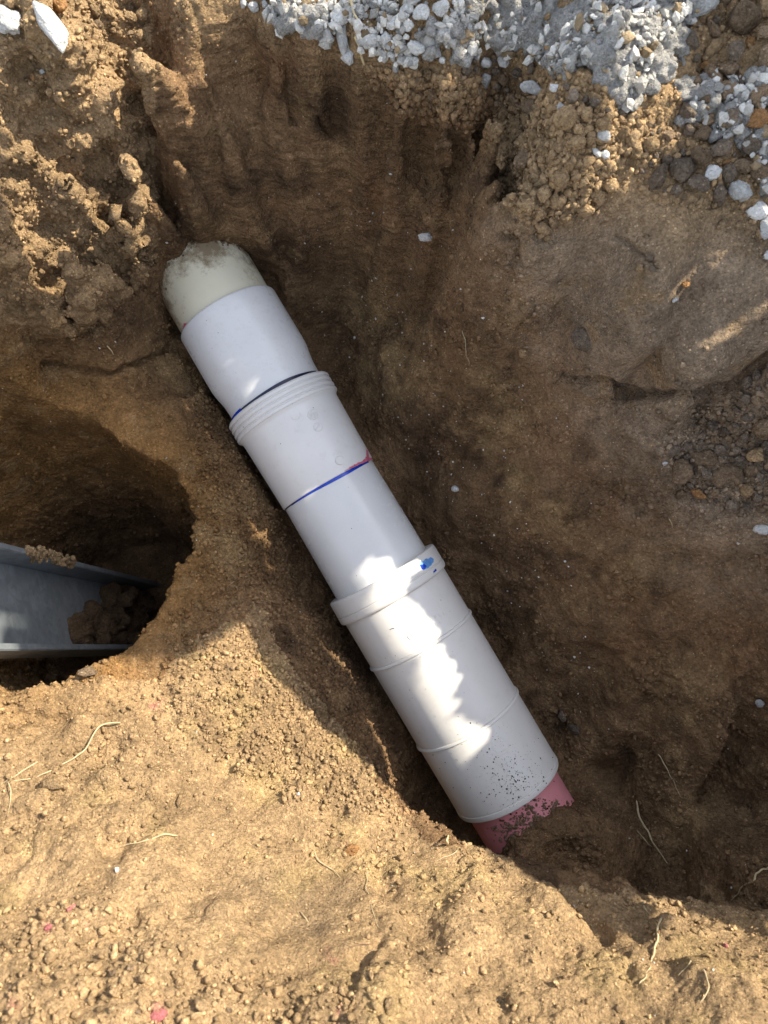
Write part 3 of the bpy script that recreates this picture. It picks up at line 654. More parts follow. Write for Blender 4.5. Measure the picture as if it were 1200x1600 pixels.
KIND = {
 'clod': [clod_mesh('clod', M_CLOD, 4, i, .20, 3, .07) for i in range(5)], 'grey': [clod_mesh('clod', M_CLODG, 4, 20 + i, .2, 3, .06) for i in range(5)],
 'tan': [clod_mesh('clod', M_CLODT, 4, 40 + i, .22, 2, .09) for i in range(5)], 'ochre': [clod_mesh('clod', M_OCH, 4, 60 + i, .2, 4, .05) for i in range(3)],
 'white': [clod_mesh('stone', M_WHITE, 4, 80 + i, .16, 6, .03) for i in range(6)], 'chalk': [clod_mesh('stone', M_WHITE, 4, 90 + i, .22, 2, .10) for i in range(4)],
 'dark': [clod_mesh('clod', M_DARK, 4, 100 + i, .2, 3, .06) for i in range(3)], 'pink': [clod_mesh('clod', M_PINKC, 3, 110 + i, .2, 3, .06) for i in range(2)]}
from mathutils import Quaternion
def place(name, label, cat, kind, u, v, wpx, hpx=None, ang=0, group=None, sink=.25, deep=.8, seed=None, lift=0):
    """a clod whose outline is wpx x hpx photo pixels, its long side turned by ang degrees"""
    p, nr = hit(u, v)
    if p is None: return
    hpx = hpx or wpx; dist = (p - CAM) @ FWD; k = dist / F / 2
    rg = np.random.default_rng(int(u * 7 + v * 13) if seed is None else seed); ms = KIND[kind]; me = ms[rg.integers(len(ms))]
    o = bpy.data.objects.new(name, me); COL.objects.link(o)
    # long axis lies in the surface
    a = math.radians(ang); ex = math.cos(a) * RT + math.sin(a) * UP; ex = ex - nr * (ex @ nr); ex /= np.linalg.norm(ex); ey = np.cross(nr, ex)
    from mathutils import Matrix
    flip = 1 if rg.random() < .5 else -1
    o.rotation_euler = Matrix(np.stack([ex * flip, ey * flip, nr], 1).tolist()).to_euler()
    sz = (wpx * k, hpx * k, min(wpx, hpx) * k * deep); o.scale = sz
    o.location = p + nr * (sz[2] * (1 - 2 * sink) + lift)
    o['label'] = label; o['category'] = cat
    if group: o['group'] = group
    return o
def fill(poly, count, s0, s1, kinds, rg, taken, gapk=.42, pw=1.6):
    P = np.array(poly); lo, hi = P.min(0), P.max(0); out = []; tries = 0
    sizes = np.sort(s0 + (s1 - s0) * rg.random(count) ** pw)[::-1]
    for sz in sizes:
        for _ in range(40):
            q = lo + (hi - lo) * rg.random(2)
            if not inpoly(q[None], poly)[0]: continue
            if all((q[0] - t[0]) ** 2 + (q[1] - t[1]) ** 2 > (gapk * (sz + t[2])) ** 2 for t in taken):
                taken.append((q[0], q[1], sz)); out.append((q[0], q[1], sz, kinds[rg.integers(len(kinds))])); break
    return out
taken = []
SINGLES = [ # name, label, category, kind, u, v, w, h, angle, sink
 ('white_stone', 'long white stone lying at an angle on bare soil at the top left', 'stone', 'white', 84, 48, 86, 36, -56, .15),
 ('white_stone', 'rounded white stone half dusted with soil beside the long white one', 'stone', 'chalk', 18, 38, 42, 48, 60, .2),
 ('ochre_stone', 'orange stone cut by the top edge above the long white stone', 'stone', 'ochre', 86, 8, 34, 30, -40, .2),
 ('white_stone', 'small white pebble below the long white stone', 'stone', 'white', 68, 113, 11, 9, 0, .1),
 ('ochre_stone', 'small ochre pebble left of the small white pebble', 'stone', 'ochre', 53, 119, 9, 13, 20, .1),
 ('white_stone', 'oval white pitted pebble lying alone below the white crust', 'stone', 'white', 834, 136, 46, 22, -3, .15),
 ('white_stone', 'flat blue-grey chip touching the oval white pebble', 'stone', 'white', 866, 138, 22, 16, -30, .2),
 ('white_fragment', 'white flaky fragment alone on the shelf below the far wall', 'stone', 'chalk', 665, 366, 25, 18, 10, .2),
 ('tan_clod', 'big crescent shaped sunlit clod at the right end of the bright heap', 'clod', 'tan', 984, 234, 50, 28, -28, .15),
 ('tan_clod', 'large yellowish clod at the top of the bright heap', 'clod', 'tan', 880, 190, 44, 38, 30, .2),
 ('tan_clod', 'pointed clod standing right of the large yellowish clod', 'clod', 'tan', 938, 192, 30, 36, 80, .2),
 ('white_stone', 'white stone lodged among the bright clods', 'stone', 'white', 942, 214, 30, 24, -30, .1),
 ('white_stone', 'smaller white stone below the one lodged among bright clods', 'stone', 'white', 930, 240, 14, 22, 60, .1),
 ('white_stone', 'white chip with a dark underside beside the crescent clod', 'stone', 'white', 944, 245, 17, 22, 50, .1),
 ('white_stone', 'small white pebble touching the top of the yellowish clod', 'stone', 'white', 880, 167, 15, 17, 20, .1),
 ('grey_clod', 'large round grey-brown clod at the foot of the rubble on the right', 'clod', 'grey', 1060, 268, 42, 42, 0, .25),
 ('grey_clod', 'tall oval clod left of the large round clod', 'clod', 'grey', 1027, 276, 26, 50, 0, .25),
 ('grey_clod', 'wide low clod right of the large round clod', 'clod', 'grey', 1090, 290, 42, 28, 0, .3),
 ('brown_clod', 'ochre tinted oval clod below the hanging white crust', 'clod', 'clod', 1096, 214, 30, 24, 35, .15),
 ('grey_clod', 'square grey clod right of the ochre tinted oval clod', 'clod', 'grey', 1125, 235, 36, 32, 0, .2),
 ('brown_clod', 'tall brown clod near the right edge above the small white lump', 'clod', 'clod', 1162, 262, 24, 44, 75, .2),
 ('grey_clod', 'blocky clod between the white piece and the tall brown clod', 'clod', 'grey', 1138, 272, 28, 32, 0, .2),
 ('brown_clod', 'biggest clod at the upper right with sun on its cracked face', 'clod', 'clod', 1150, 40, 60, 56, 20, .15),
 ('brown_clod', 'sunlit clod in the top right corner', 'clod', 'tan', 1190, 18, 44, 36, 30, .1),
 ('white_stone', 'large grey-white boulder shaped stone at the top right', 'stone', 'white', 1094, 16, 58, 40, 5, .15),
 ('brown_clod', 'rough sunlit clod below the large grey-white stone', 'clod', 'tan', 1110, 76, 24, 42, -60, .15),
 ('ochre_stone', 'orange pebble right of the rough sunlit clod', 'stone', 'ochre', 1172, 69, 18, 18, 0, .1),
 ('ochre_stone', 'orange angular stone at the right edge under the white crust', 'stone', 'ochre', 1180, 192, 44, 36, 10, .25),
 ('ochre_stone', 'small yellow pebble on a clod above the white sunlit lump', 'stone', 'ochre', 1100, 104, 16, 16, 0, .0),
 ('ochre_stone', 'small orange pebble below the square grey clod', 'stone', 'ochre', 1134, 255, 14, 10, 0, .0),
 ('brown_clod', 'big shaded clod at the right edge below the orange pebble', 'clod', 'clod', 1198, 100, 44, 60, 0, .2),
 ('white_fragment', 'white lumpy fragment at the foot of the rubble near the right edge', 'stone', 'chalk', 1160, 298, 40, 30, -30, .15),
 ('white_fragment', 'white flaky fragment between grey clods right of the large round one', 'stone', 'chalk', 1112, 272, 30, 24, 0, .15),
 ('pale_stone', 'pale tan rounded stone below the white lumpy fragment', 'stone', 'chalk', 1184, 328, 36, 28, -30, .2),
 ('white_fragment', 'white crumbly piece at the right edge low on the rubble', 'stone', 'chalk', 1197, 355, 20, 40, 0, .2),
 ('white_fragment', 'white piece at the right edge just below the pale tan stone', 'stone', 'chalk', 1199, 398, 16, 16, 0, .2),
 ('tan_pebble', 'tan pebble alone on the smooth right slope', 'stone', 'tan', 1002, 419, 14, 14, 0, .1),
 ('grey_pebble', 'grey pebble beside the tan pebble on the right slope', 'stone', 'grey', 1018, 421, 12, 14, 0, .1),
 ('grey_pebble', 'grey pebble above the tan pebble on the right slope', 'stone', 'grey', 1012, 406, 13, 13, 0, .1),
 ('ochre_stone', 'orange pebble beside the bright stripe of sun', 'stone', 'ochre', 1069, 443, 15, 12, 20, .1),
 ('white_stone', 'white pebble in the bright stripe of sun', 'stone', 'white', 1053, 467, 17, 10, 0, .1),
 ('grey_clod', 'sunken clod overhanging a hollow in the right slope', 'clod', 'grey', 912, 530, 50, 42, -20, .5),
 ('tan_pebble', 'pale pebble at the left foot of the bulging right bank', 'stone', 'tan', 818, 549, 17, 18, 0, .2),
 ('brown_clod', 'wide brown clod in the middle of the gravel below the bulge', 'clod', 'clod', 1098, 716, 48, 30, -10, .35),
 ('brown_clod', 'rounded dark brown clod at the left of the gravel below the bulge', 'clod', 'clod', 1060, 738, 42, 46, 0, .35),
 ('grey_clod', 'faceted grey pebble on top of the gravel below the bulge', 'clod', 'grey', 1073, 697, 18, 23, 70, .1),
 ('grey_clod', 'long grey clod left of the faceted grey pebble', 'clod', 'grey', 1051, 701, 26, 20, 40, .2),
 ('grey_clod', 'round grey clod right of the wide brown clod', 'clod', 'grey', 1128, 702, 26, 22, 0, .2),
 ('white_stone', 'small white chip left of the dark brown clod', 'stone', 'white', 1041, 723, 12, 8, 20, .1),
 ('ochre_stone', 'orange triangular stone below the gravel', 'stone', 'ochre', 1092, 770, 26, 15, -20, .1),
 ('tan_clod', 'yellowish lumpy clod at the right end of the gravel', 'clod', 'tan', 1181, 713, 32, 26, 25, .15),
 ('tan_clod', 'knobbly orange-tan clod low at the right of the gravel', 'clod', 'tan', 1170, 767, 26, 22, 30, .15),
 ('brown_clod', 'large flat brown clod in the lower gravel', 'clod', 'clod', 1135, 745, 52, 48, 0, .42),
 ('brown_clod', 'red-brown clod cut by the right edge above the gravel', 'clod', 'clod', 1192, 665, 36, 40, 0, .3),
 ('pale_stone', 'pinkish pale stone at the right edge on the dark slope', 'stone', 'chalk', 1190, 828, 26, 18, -10, .25),
 ('pale_stone', 'small pale stone low on the dark right slope', 'stone', 'chalk', 1185, 1097, 14, 18, 40, .2),
 ('grey_pebble', 'round grey pebble in the dark right of the pipe end', 'stone', 'grey', 884, 1118, 18, 20, 0, .1),
 ('grey_pebble', 'dim flat pebble below the round grey pebble beside the pipe', 'stone', 'grey', 898, 1140, 26, 16, -30, .2),
 ('glass_chip', 'shiny clear chip on the soil right of the pipe', 'stone', 'white', 711, 762, 15, 12, 20, .1),
 ('tan_clod', 'rough clod on the lower lip of the round hole', 'clod', 'clod', 138, 1054, 32, 20, 25, .15),
 ('tan_clod', 'sunlit clod on the lip of the round hole left of the rough clod', 'clod', 'tan', 76, 1060, 26, 14, 10, .3),
 ('tan_pebble', 'yellow pebble standing proud at the bottom edge', 'stone', 'tan', 315, 1573, 20, 30, 80, .1),
 ('tan_pebble', 'pale broken pebble by the bottom edge beside a dark pocket', 'stone', 'tan', 607, 1570, 14, 24, -60, .1),
 ('tan_clod', 'small bright clod left of the footprint dent at the bottom', 'clod', 'tan', 580, 1525, 10, 24, 80, .1),
 ('pale_stone', 'pale clod at the lower right casting a short shadow', 'clod', 'tan', 803, 1566, 22, 22, 30, .2),
 ('tan_pebble', 'pale yellow pebble in the lower left gravel', 'stone', 'tan', 56, 1471, 13, 16, 0, .1),
 ('tan_clod', 'flat yellow clod under the root at the left of the bank', 'clod', 'tan', 80, 1226, 42, 20, -5, .35),
 ('red_fragment', 'red plastic-like fragment in the lower left soil', 'fragment', 'pink', 111, 1420, 7, 18, -70, .1),
 ('pink_clod', 'pink painted clod at the bottom edge', 'clod', 'pink', 247, 1588, 30, 22, 10, .35),
 ('pink_clod', 'small pink crumb left of the red fragment', 'clod', 'pink', 76, 1450, 13, 11, 20, .3),
 ('red_fragment', 'tiny crimson fragment at the lower right of the bank', 'fragment', 'pink', 1134, 1479, 7, 10, 0, .1),
 ('white_stone', 'tiny white chip on the sunny bank slope', 'stone', 'white', 467, 1241, 7, 6, 0, .0),
 ('red_clod', 'rusty red clod at the shadowed dent on the bank', 'clod', 'ochre', 548, 1328, 30, 20, 10, .4),
]
for nm, lb, ct, kd, u, v, w_, h_, an, sk in SINGLES:
    place(nm, lb, ct, kd, u, v, w_, h_, an, None, sk); taken.append((u, v, (w_ + h_) / 2))
# white stones along the back edge
WS = [(487,16,60,28,-60),(541,62,24,52,10),(548,92,26,34,30),(507,52,30,30,0),(575,60,38,26,-20),(604,64,22,30,20),(600,84,18,24,0),(627,80,20,32,10),(650,72,32,20,-50),(636,20,26,22,0),(660,28,30,32,30),(640,42,26,18,-20),
      (617,40,22,18,0),(590,35,26,22,30),(562,22,22,36,60),(530,30,34,26,0),(474,40,28,20,-30),(495,44,18,26,0),(510,26,24,20,40),(672,60,26,36,60),(690,50,28,22,0),(705,60,22,26,20),(682,82,20,16,0),(742,84,16,18,0),(756,99,24,16,0),
      (755,124,20,24,40),(728,40,24,30,0),(620,104,12,20,10),(786,98,18,26,30),(400,14,22,18,0),(385,6,20,14,0),(460,20,20,24,0),(440,10,26,22,20),(420,22,20,16,0),(455,44,16,14,0),(545,8,30,24,0),(580,8,34,22,0),(615,14,26,20,30),(650,0,30,26,0),(690,14,30,26,10),(700,34,18,16,0)]
WREC = []
for i, (u, v, a, b, g) in enumerate(WS):
    WREC.append((place('white_stone', 'white stone', 'stone', 'white' if i % 4 else 'chalk', u, v, a, b, g, 'white stones along the back rim', .12), u, v, max(a, b), min(a, b) / max(a, b), 'white rim stone')); taken.append((u, v, (a + b) / 2))
rg = np.random.default_rng(21)
LAND = [(660,130,'the sunlit back lip'),(84,48,'the long white stone'),(86,8,'the orange corner stone'),(834,136,'the oval white pitted pebble'),(984,234,'the crescent shaped sunlit clod'),(880,190,'the large yellowish clod'),(938,192,'the pointed sunlit clod'),
 (942,214,'the white stone among bright clods'),(1060,268,'the large round grey-brown clod'),(1027,276,'the tall oval clod'),(1096,214,'the ochre tinted oval clod'),(1125,235,'the square grey clod'),(1162,262,'the tall brown clod'),(1150,40,'the biggest upper right clod'),
 (1094,16,'the large grey-white stone'),(1110,76,'the rough sunlit clod'),(1172,69,'the orange pebble at upper right'),(1180,192,'the orange angular stone'),(1160,298,'the white lumpy fragment'),(1112,272,'the white flaky fragment'),(1098,716,'the wide brown gravel clod'),
 (1060,738,'the rounded dark brown clod'),(1073,697,'the faceted grey pebble'),(1128,702,'the round grey clod'),(1092,770,'the orange triangular stone'),(1181,713,'the yellowish lumpy clod'),(1135,745,'the large flat brown clod'),(1192,665,'the red-brown edge clod'),
 (315,1573,'the proud yellow pebble'),(247,1588,'the pink painted clod'),(56,1471,'the pale yellow pebble'),(111,1420,'the red fragment'),(487,16,'the longest white rim stone'),(541,62,'the tall white rim stone'),(548,22,'the straw between white stones'),(636,20,'the blocky white rim stone'),(700,60,'the small white crust patch'),(607,1570,'the pale broken pebble'),(850,300,'the middle of the bright heap')]
REC = []
def finish_labels():
    """each loose clod is named from the nearest landmark: direction, then its rank outward in that direction"""
    DIR = ['right', 'upper right', 'above', 'upper left', 'left', 'lower left', 'below', 'lower right']; ORD = ['first', 'second', 'third', 'fourth', 'fifth', 'sixth', 'seventh', 'eighth', 'ninth', 'tenth', 'eleventh', 'twelfth', 'thirteenth', 'fourteenth', 'fifteenth', 'sixteenth']
    bins = {}
    for o, u, v, sz, asp, word in REC:
        k = min(range(len(LAND)), key=lambda i: (LAND[i][0] - u) ** 2 + (LAND[i][1] - v) ** 2); lu, lv, _ = LAND[k]
        dr = int(round(math.degrees(math.atan2(lv - v, u - lu)) / 45)) % 8
        bins.setdefault((k, dr), []).append(((lu - u) ** 2 + (lv - v) ** 2, o, sz, asp, word))
    for (k, dr), L_ in bins.items():
        L_.sort(key=lambda x: x[0])
        for i, (_, o, sz, asp, word) in enumerate(L_):
            size = 'tiny' if sz < 10 else 'small' if sz < 16 else 'mid-sized' if sz < 26 else 'large'; dn = DIR[dr]
            where = dn if dn in ('above', 'below') else 'to the ' + dn + ' of'
            o['label'] = f"{size} {'oblong ' if asp < .8 else ''}{word}, {ORD[min(i, 15)]} {where} {LAND[k][2]}"
def batch(poly, n, s0, s1, kinds, name, label, cat, group, sink=.15):
    W = {'tan': 'tan', 'clod': 'brown', 'grey': 'grey-brown', 'white': 'white', 'chalk': 'chalky', 'ochre': 'ochre'}
    for u, v, sz, kd in fill(poly, n, s0, s1, kinds, rg, taken):
        h = sz * rg.uniform(.62, 1.1)
        o = place(name, label, cat, kd, u, v, sz, h, rg.uniform(0, 180), group, sink)
        if o: REC.append((o, u, v, sz, h / sz, W[kd] + ' ' + cat))
batch([(400,-10),(720,-10),(730,90),(640,105),(560,70),(470,40),(400,25)], 60, 9, 24, ['white', 'white', 'chalk', 'tan'], 'white_stone', 'small white or chalky stone filling the gaps of the white band at the back rim', 'stone', 'small stones of the white band')
batch([(770,150),(850,150),(1010,200),(1040,215),(970,260),(940,320),(880,345),(845,350),(800,290),(770,210)], 70, 8, 34, ['tan', 'tan', 'clod', 'tan', 'tan'], 'tan_clod', 'sunlit tan clod in the bright heap on the corner of the trench', 'clod', 'sunlit clods at the trench corner')
batch([(595,105),(650,100),(700,120),(770,120),(765,180),(700,195),(640,160),(590,135)], 34, 8, 20, ['tan', 'tan', 'clod'], 'tan_clod', 'sunlit clod', 'clod', 'sunlit clods on the back lip')
batch([(700,75),(800,90),(960,170),(1060,210),(1080,310),(1000,290),(1010,220),(900,160),(780,140),(720,110)], 55, 8, 24, ['grey', 'clod', 'grey'], 'grey_clod', 'small brown clod in the shaded strip beneath the white crust', 'clod', 'clods beneath the white crust')
batch([(1060,-10),(1215,-10),(1215,330),(1130,310),(1050,300),(1000,230),(1060,190),(1090,120),(1070,40)], 95, 9, 40, ['grey', 'clod', 'clod', 'clod', 'grey', 'grey'], 'brown_clod', 'shaded brown clod in the loose rubble at the upper right', 'clod', 'rubble clods at the upper right')
batch([(1035,700),(1090,680),(1130,650),(1165,600),(1210,570),(1210,800),(1140,790),(1060,770)], 75, 7, 24, ['grey', 'clod', 'grey'], 'gravel_clod', 'small grey clod in the gravel pocket below the bulging bank', 'clod', 'gravel below the bulging bank')
batch([(100,0),(215,0),(235,60),(140,80),(110,50),(100,10)], 22, 8, 24, ['tan', 'clod', 'tan'], 'tan_clod', 'sunlit clod at the top left corner of the bank', 'clod', 'clods at the top left')
batch([(0,1470),(120,1420),(260,1520),(420,1540),(600,1560),(600,1610),(0,1610)], 46, 6, 15, ['tan', 'tan', 'clod', 'tan'], 'tan_pebble', 'tan pebble in the blurred gravel at the lower left', 'stone', 'pebbles at the lower left')

REC += [r for r in WREC if r[0]]
finish_labels()

# lumpy white crust
def crust(label, polys, seed, r0=.0035, r1=.0105, dens=5200, voxel=.0026, mat=None, name='white_crust', cat='crust', lift=0.0, group=None):
    rg = np.random.default_rng(seed); Vs, Fs, n0 = [], [], 0; v0, f0 = ICO[2]
    for poly in polys:
        P = np.array(poly); lo, hi = P.min(0), P.max(0); area = abs(sum(P[i - 1][0] * P[i][1] - P[i][0] * P[i - 1][1] for i in range(len(P)))) / 2
        for _ in range(int(area * dens / 1e6 * 2.2)):
            for __ in range(30):
                q = lo + (hi - lo) * rg.random(2)
                if inpoly(q[None], poly)[0] and vnoise(np.array([[q[0], q[1], seed * 9.]]), 26, 3)[0] < .42: break
            else: continue
            p, nr = hit(*q)
            if p is None: continue
            r = r0 + (r1 - r0) * rg.random() ** 1.5
            Vs.append(v0 * r * rg.uniform(.7, 1.25, 3) + p + nr * (r * rg.uniform(-.1, .4) + lift)); Fs.append(f0 + n0); n0 += len(v0)
    A, B = remesh(np.concatenate(Vs), np.concatenate(Fs), voxel); Nr = vnormals(A, B)
    A = A + Nr * ((.55 - worley(A, .013, seed)) * .011 - .008 * smooth(.35, .75, vnoise(A, .012, seed + 5)) + .0025 * fbm(A, .012, 3, seed) + (.5 - worley(A, .005, seed + 3)) * .0018)[:, None]
    c = A.mean(0); o = obj(name, mesh_np(name, A - c, B), mat or M_CRUST); o.location = c; o['label'] = label; o['category'] = cat
    if group: o['group'] = group
    return o
crust('broad lumpy sheet of white crust spread over the soil at the top right', [[(720,-25),(1050,-25),(1072,30),(1066,100),(1040,130),(1000,150),(985,172),(962,160),(930,120),(880,112),(840,90),(760,62),(725,45)]], 1)
crust('hanging tongue of white crust among brown clods right of the broad sheet', [[(1065,128),(1085,122),(1120,112),(1118,150),(1108,175),(1095,200),(1075,205),(1062,170)]], 2)
crust('slanting strip of white crust near the right edge', [[(1150,125),(1215,115),(1215,150),(1180,170),(1150,205),(1125,220),(1112,212),(1130,175)]], 3)
crust('thin broken line of white crust running down the right edge', [[(1150,205),(1185,200),(1215,225),(1215,300),(1196,300),(1192,240),(1160,226)]], 4, .005, .011)
crust('rough white crust left of the white stones at the top of the far wall', [[(430,-20),(480,-20),(520,30),(480,60),(440,30)]], 5, .005, .012)
crust('small patch of white crust at the right end of the white stones', [[(660,40),(735,40),(735,80),(700,96),(665,70)]], 6, .005, .012)

CR = [[(690,-150),(1060,-150),(1080,30),(1070,110),(1040,135),(1000,155),(985,180),(960,165),(930,125),(880,116),(840,95),(760,66),(715,50)], [(1060,128),(1122,110),(1122,150),(1095,205),(1062,175)], [(1145,125),(1215,115),(1215,155),(1150,205),(1125,225),(1108,212)], [(1150,205),(1185,200),(1215,225),(1215,300),(1190,300),(1160,226)], [(380,-110),(740,-110),(740,90),(660,110),(560,75),(440,50)]]
# loose crumbs too many to count, joined
FCn = V[Fq].mean(1); FN = Nn[Fq[:, 0]]; FP = project(FCn); FT = TINT[Fq[:, 0]]; FCR = crumbly[Fq[:, 0]]; FSM = smoothz[Fq[:, 0]]
vis = (FP[:, 0] > -120) & (FP[:, 0] < 1320) & (FP[:, 1] > -150) & (FP[:, 1] < 1720) & (((CAM - FCn) * FN).sum(1) > 0)
def crumbs(name, weight, n, r0, r1, sub, seed, mat=CRUMB, bright=(.75, 1.35), power=2.5, flat=.8, kind=True, tintf=None, lift=0., sm=True):
    rg = np.random.default_rng(seed); wgt = weight * vis; wgt = wgt / wgt.sum(); k = rg.choice(len(wgt), n, p=wgt)
    v0, f0 = ICO[sub]; r = r0 + (r1 - r0) * rg.random(n) ** power; nv = len(v0)
    q = rg.normal(size=(n, 3)); q /= np.linalg.norm(q, axis=1, keepdims=True); q2 = np.cross(q, rg.normal(size=(n, 3))); q2 /= np.linalg.norm(q2, axis=1, keepdims=True); q3_ = np.cross(q, q2)
    base = v0[None] * (1 + rg.uniform(-.38, .38, (n, nv, 1))) * rg.uniform(.5, 1.25, (n, 1, 3))
    W = (base[..., :1] * q[:, None] + base[..., 1:2] * q2[:, None] + base[..., 2:] * q3_[:, None]) * r[:, None, None]
    W = W + (FCn[k] + FN[k] * (r * .35 + lift * rg.random(n))[:, None] + rg.uniform(-.0013, .0013, (n, 3)))[:, None]
    me = mesh_np(name, W.reshape(-1, 3), (f0[None] + (np.arange(n) * nv)[:, None, None]).reshape(-1, 3), sm)
    t = (FT[k] if tintf is None else tintf(rg, n)) * rg.uniform(*bright, (n, 1)); attr(me, 'tint', np.repeat(np.clip(t, 0, .9), nv, 0))
    return obj(name, me, mat, kind='stuff', label=None) if False else obj(name, me, mat, kind='stuff')
dep = np.clip(((FCn - CAM) @ FWD), .4, 2)
crumbs('soil_crumbs', (FCR * (1 - .9 * FSM) + .02) * (1 - .6 * inpoly(FP, [(-40,1150),(450,1330),(900,1450),(1240,1500),(1240,1700),(-40,1700)])), 26000, .0009, .0044, 1, 31, power=3.2)
rdg = inpoly(FP, [(300,560),(380,680),(640,1230),(650,1300),(560,1270),(430,1240),(290,1130),(230,1060),(300,980),(320,880)]) * 1. + 1e-9
crumbs('ridge_crumbs', rdg, 8000, .0009, .0042, 1, 40, power=2.6)
lipw = inpoly(FP, [(560,100),(780,130),(760,190),(690,200),(620,170)]) * 1. + 1e-9
crumbs('lip_crumbs', lipw, 1200, .0015, .0060, 1, 37, power=2)
hp = inpoly(FP, [(765,140),(1015,190),(960,270),(900,340),(850,375),(785,310)]) * 1. + 1e-9
crumbs('heap_crumbs', hp, 1800, .0015, .0060, 1, 38, power=2, tintf=lambda rg, n: np.tile([.31, .21, .115], (n, 1)))
cw_ = sum(inpoly(FP, p) * k for p, k in zip(CR, (.55, .7, .7, .8, .8))) * (vnoise(FCn, .03, 66) > -.25) + 1e-9
ch = crumbs('white_chips', cw_, 3300, .0016, .0075, 1, 39, mat=CHIP, power=2.2, lift=.010, sm=False, tintf=lambda rg, n: np.where(rg.random((n, 1)) < .16, [.30, .22, .13], [.60, .575, .52]) * rg.uniform(.6, 1.12, (n, 1)))
crumbs('soil_grit', (.3 + .5 * FCR) * (1 - .7 * FSM), 15000, .0006, .0020, 1, 32, bright=(.9, 1.7), power=1.5)
gv = inpoly(FP, [(-40,1420),(150,1400),(300,1500),(620,1550),(620,1660),(-40,1660)]) * 1. + inpoly(FP, [(700,70),(1240,180),(1240,400),(1000,300),(780,160)]) * 1. + inpoly(FP, [(1030,680),(1240,560),(1240,800),(1060,790)]) * 1. + inpoly(FP, [(770,140),(1010,190),(940,330),(850,370),(790,300)]) * 1.
crumbs('loose_gravel', gv + 1e-9, 3600, .0010, .0052, 1, 33, power=3.5)
ws = inpoly(FP, [(430,430),(620,430),(900,900),(960,1150),(860,1060),(600,640)]) * 1. + .25 * inpoly(FP, [(400,300),(800,350),(900,700),(500,500)]) + .05
crumbs('white_flecks', ws, 700, .0006, .0022, 1, 34, tintf=lambda rg, n: np.tile([.6, .58, .52], (n, 1)), power=3)

# dirt on the low end of the pipe
def pipe_dirt(name, n, fn, r0, r1, seed, parent, rad):
    rg = np.random.default_rng(seed); v0, f0 = ICO[1]; P = []; 
    while len(P) < n:
        u, v = fn(rg)
        try: s, t = uncyl(u, v, rad)
        except Exception: continue
        P.append(cyl(s, t, rad))
    P = np.array(P); r = r0 + (r1 - r0) * rg.random(n) ** 4
    W = v0[None] * (1 + rg.uniform(-.3, .3, (n, len(v0), 1))) * r[:, None, None] * rg.uniform(.6, 1.2, (n, 1, 3)) + P[:, None] - ORG
    o = obj(name, mesh_np(name, W.reshape(-1, 3), (f0[None] + (np.arange(n) * len(v0))[:, None, None]).reshape(-1, 3)), M_DARK if rad > 80 else M_CLOD, parent, kind='stuff'); return o
pipe_dirt('soil_specks', 420, lambda rg: (lambda a, b: (a, b))(*(np.array([808, 1232]) + rg.normal(size=2) * [26, 26] + (rg.random() ** 2) * np.array([-10, -40]))),   .0003, .0014, 5, slip, 88.6)
pipe_dirt('soil_specks', 130, lambda rg: np.array([770, 1180]) + rg.normal(size=2) * [60, 40], .0003, .0011, 6, slip, 88.6)
pipe_dirt('soil_specks', 60, lambda rg: np.array([620, 1080]) + rg.normal(size=2) * [45, 60], .0003, .0009, 9, slip, 88.6)
def red_fn(rg):
    a = rg.random(); q = np.array([775, 1280]) * (1 - a) + np.array([870, 1232]) * a; return q + rg.normal(size=2) * [15, 9] + np.array([6, 26])
pipe_dirt('soil_specks', 650, red_fn, .0004, .0034, 7, pipe, 78)

def arch_fn(rg):
    t = rg.uniform(-1.35, 1.3); s_ = 503 + 22 * (math.sin(t)) ** 2 + abs(rg.normal()) * 9; c_ = 76.5 * math.sin(t); h_ = 76.5 * math.cos(t) * .001
    P_ = axis_pt(s_) + c_ * .001 * Q3 + h_ * N3; return project(P_[None])[0]
pipe_dirt('soil_specks', 900, arch_fn, .0004, .0034, 12, pipe, 76.6)

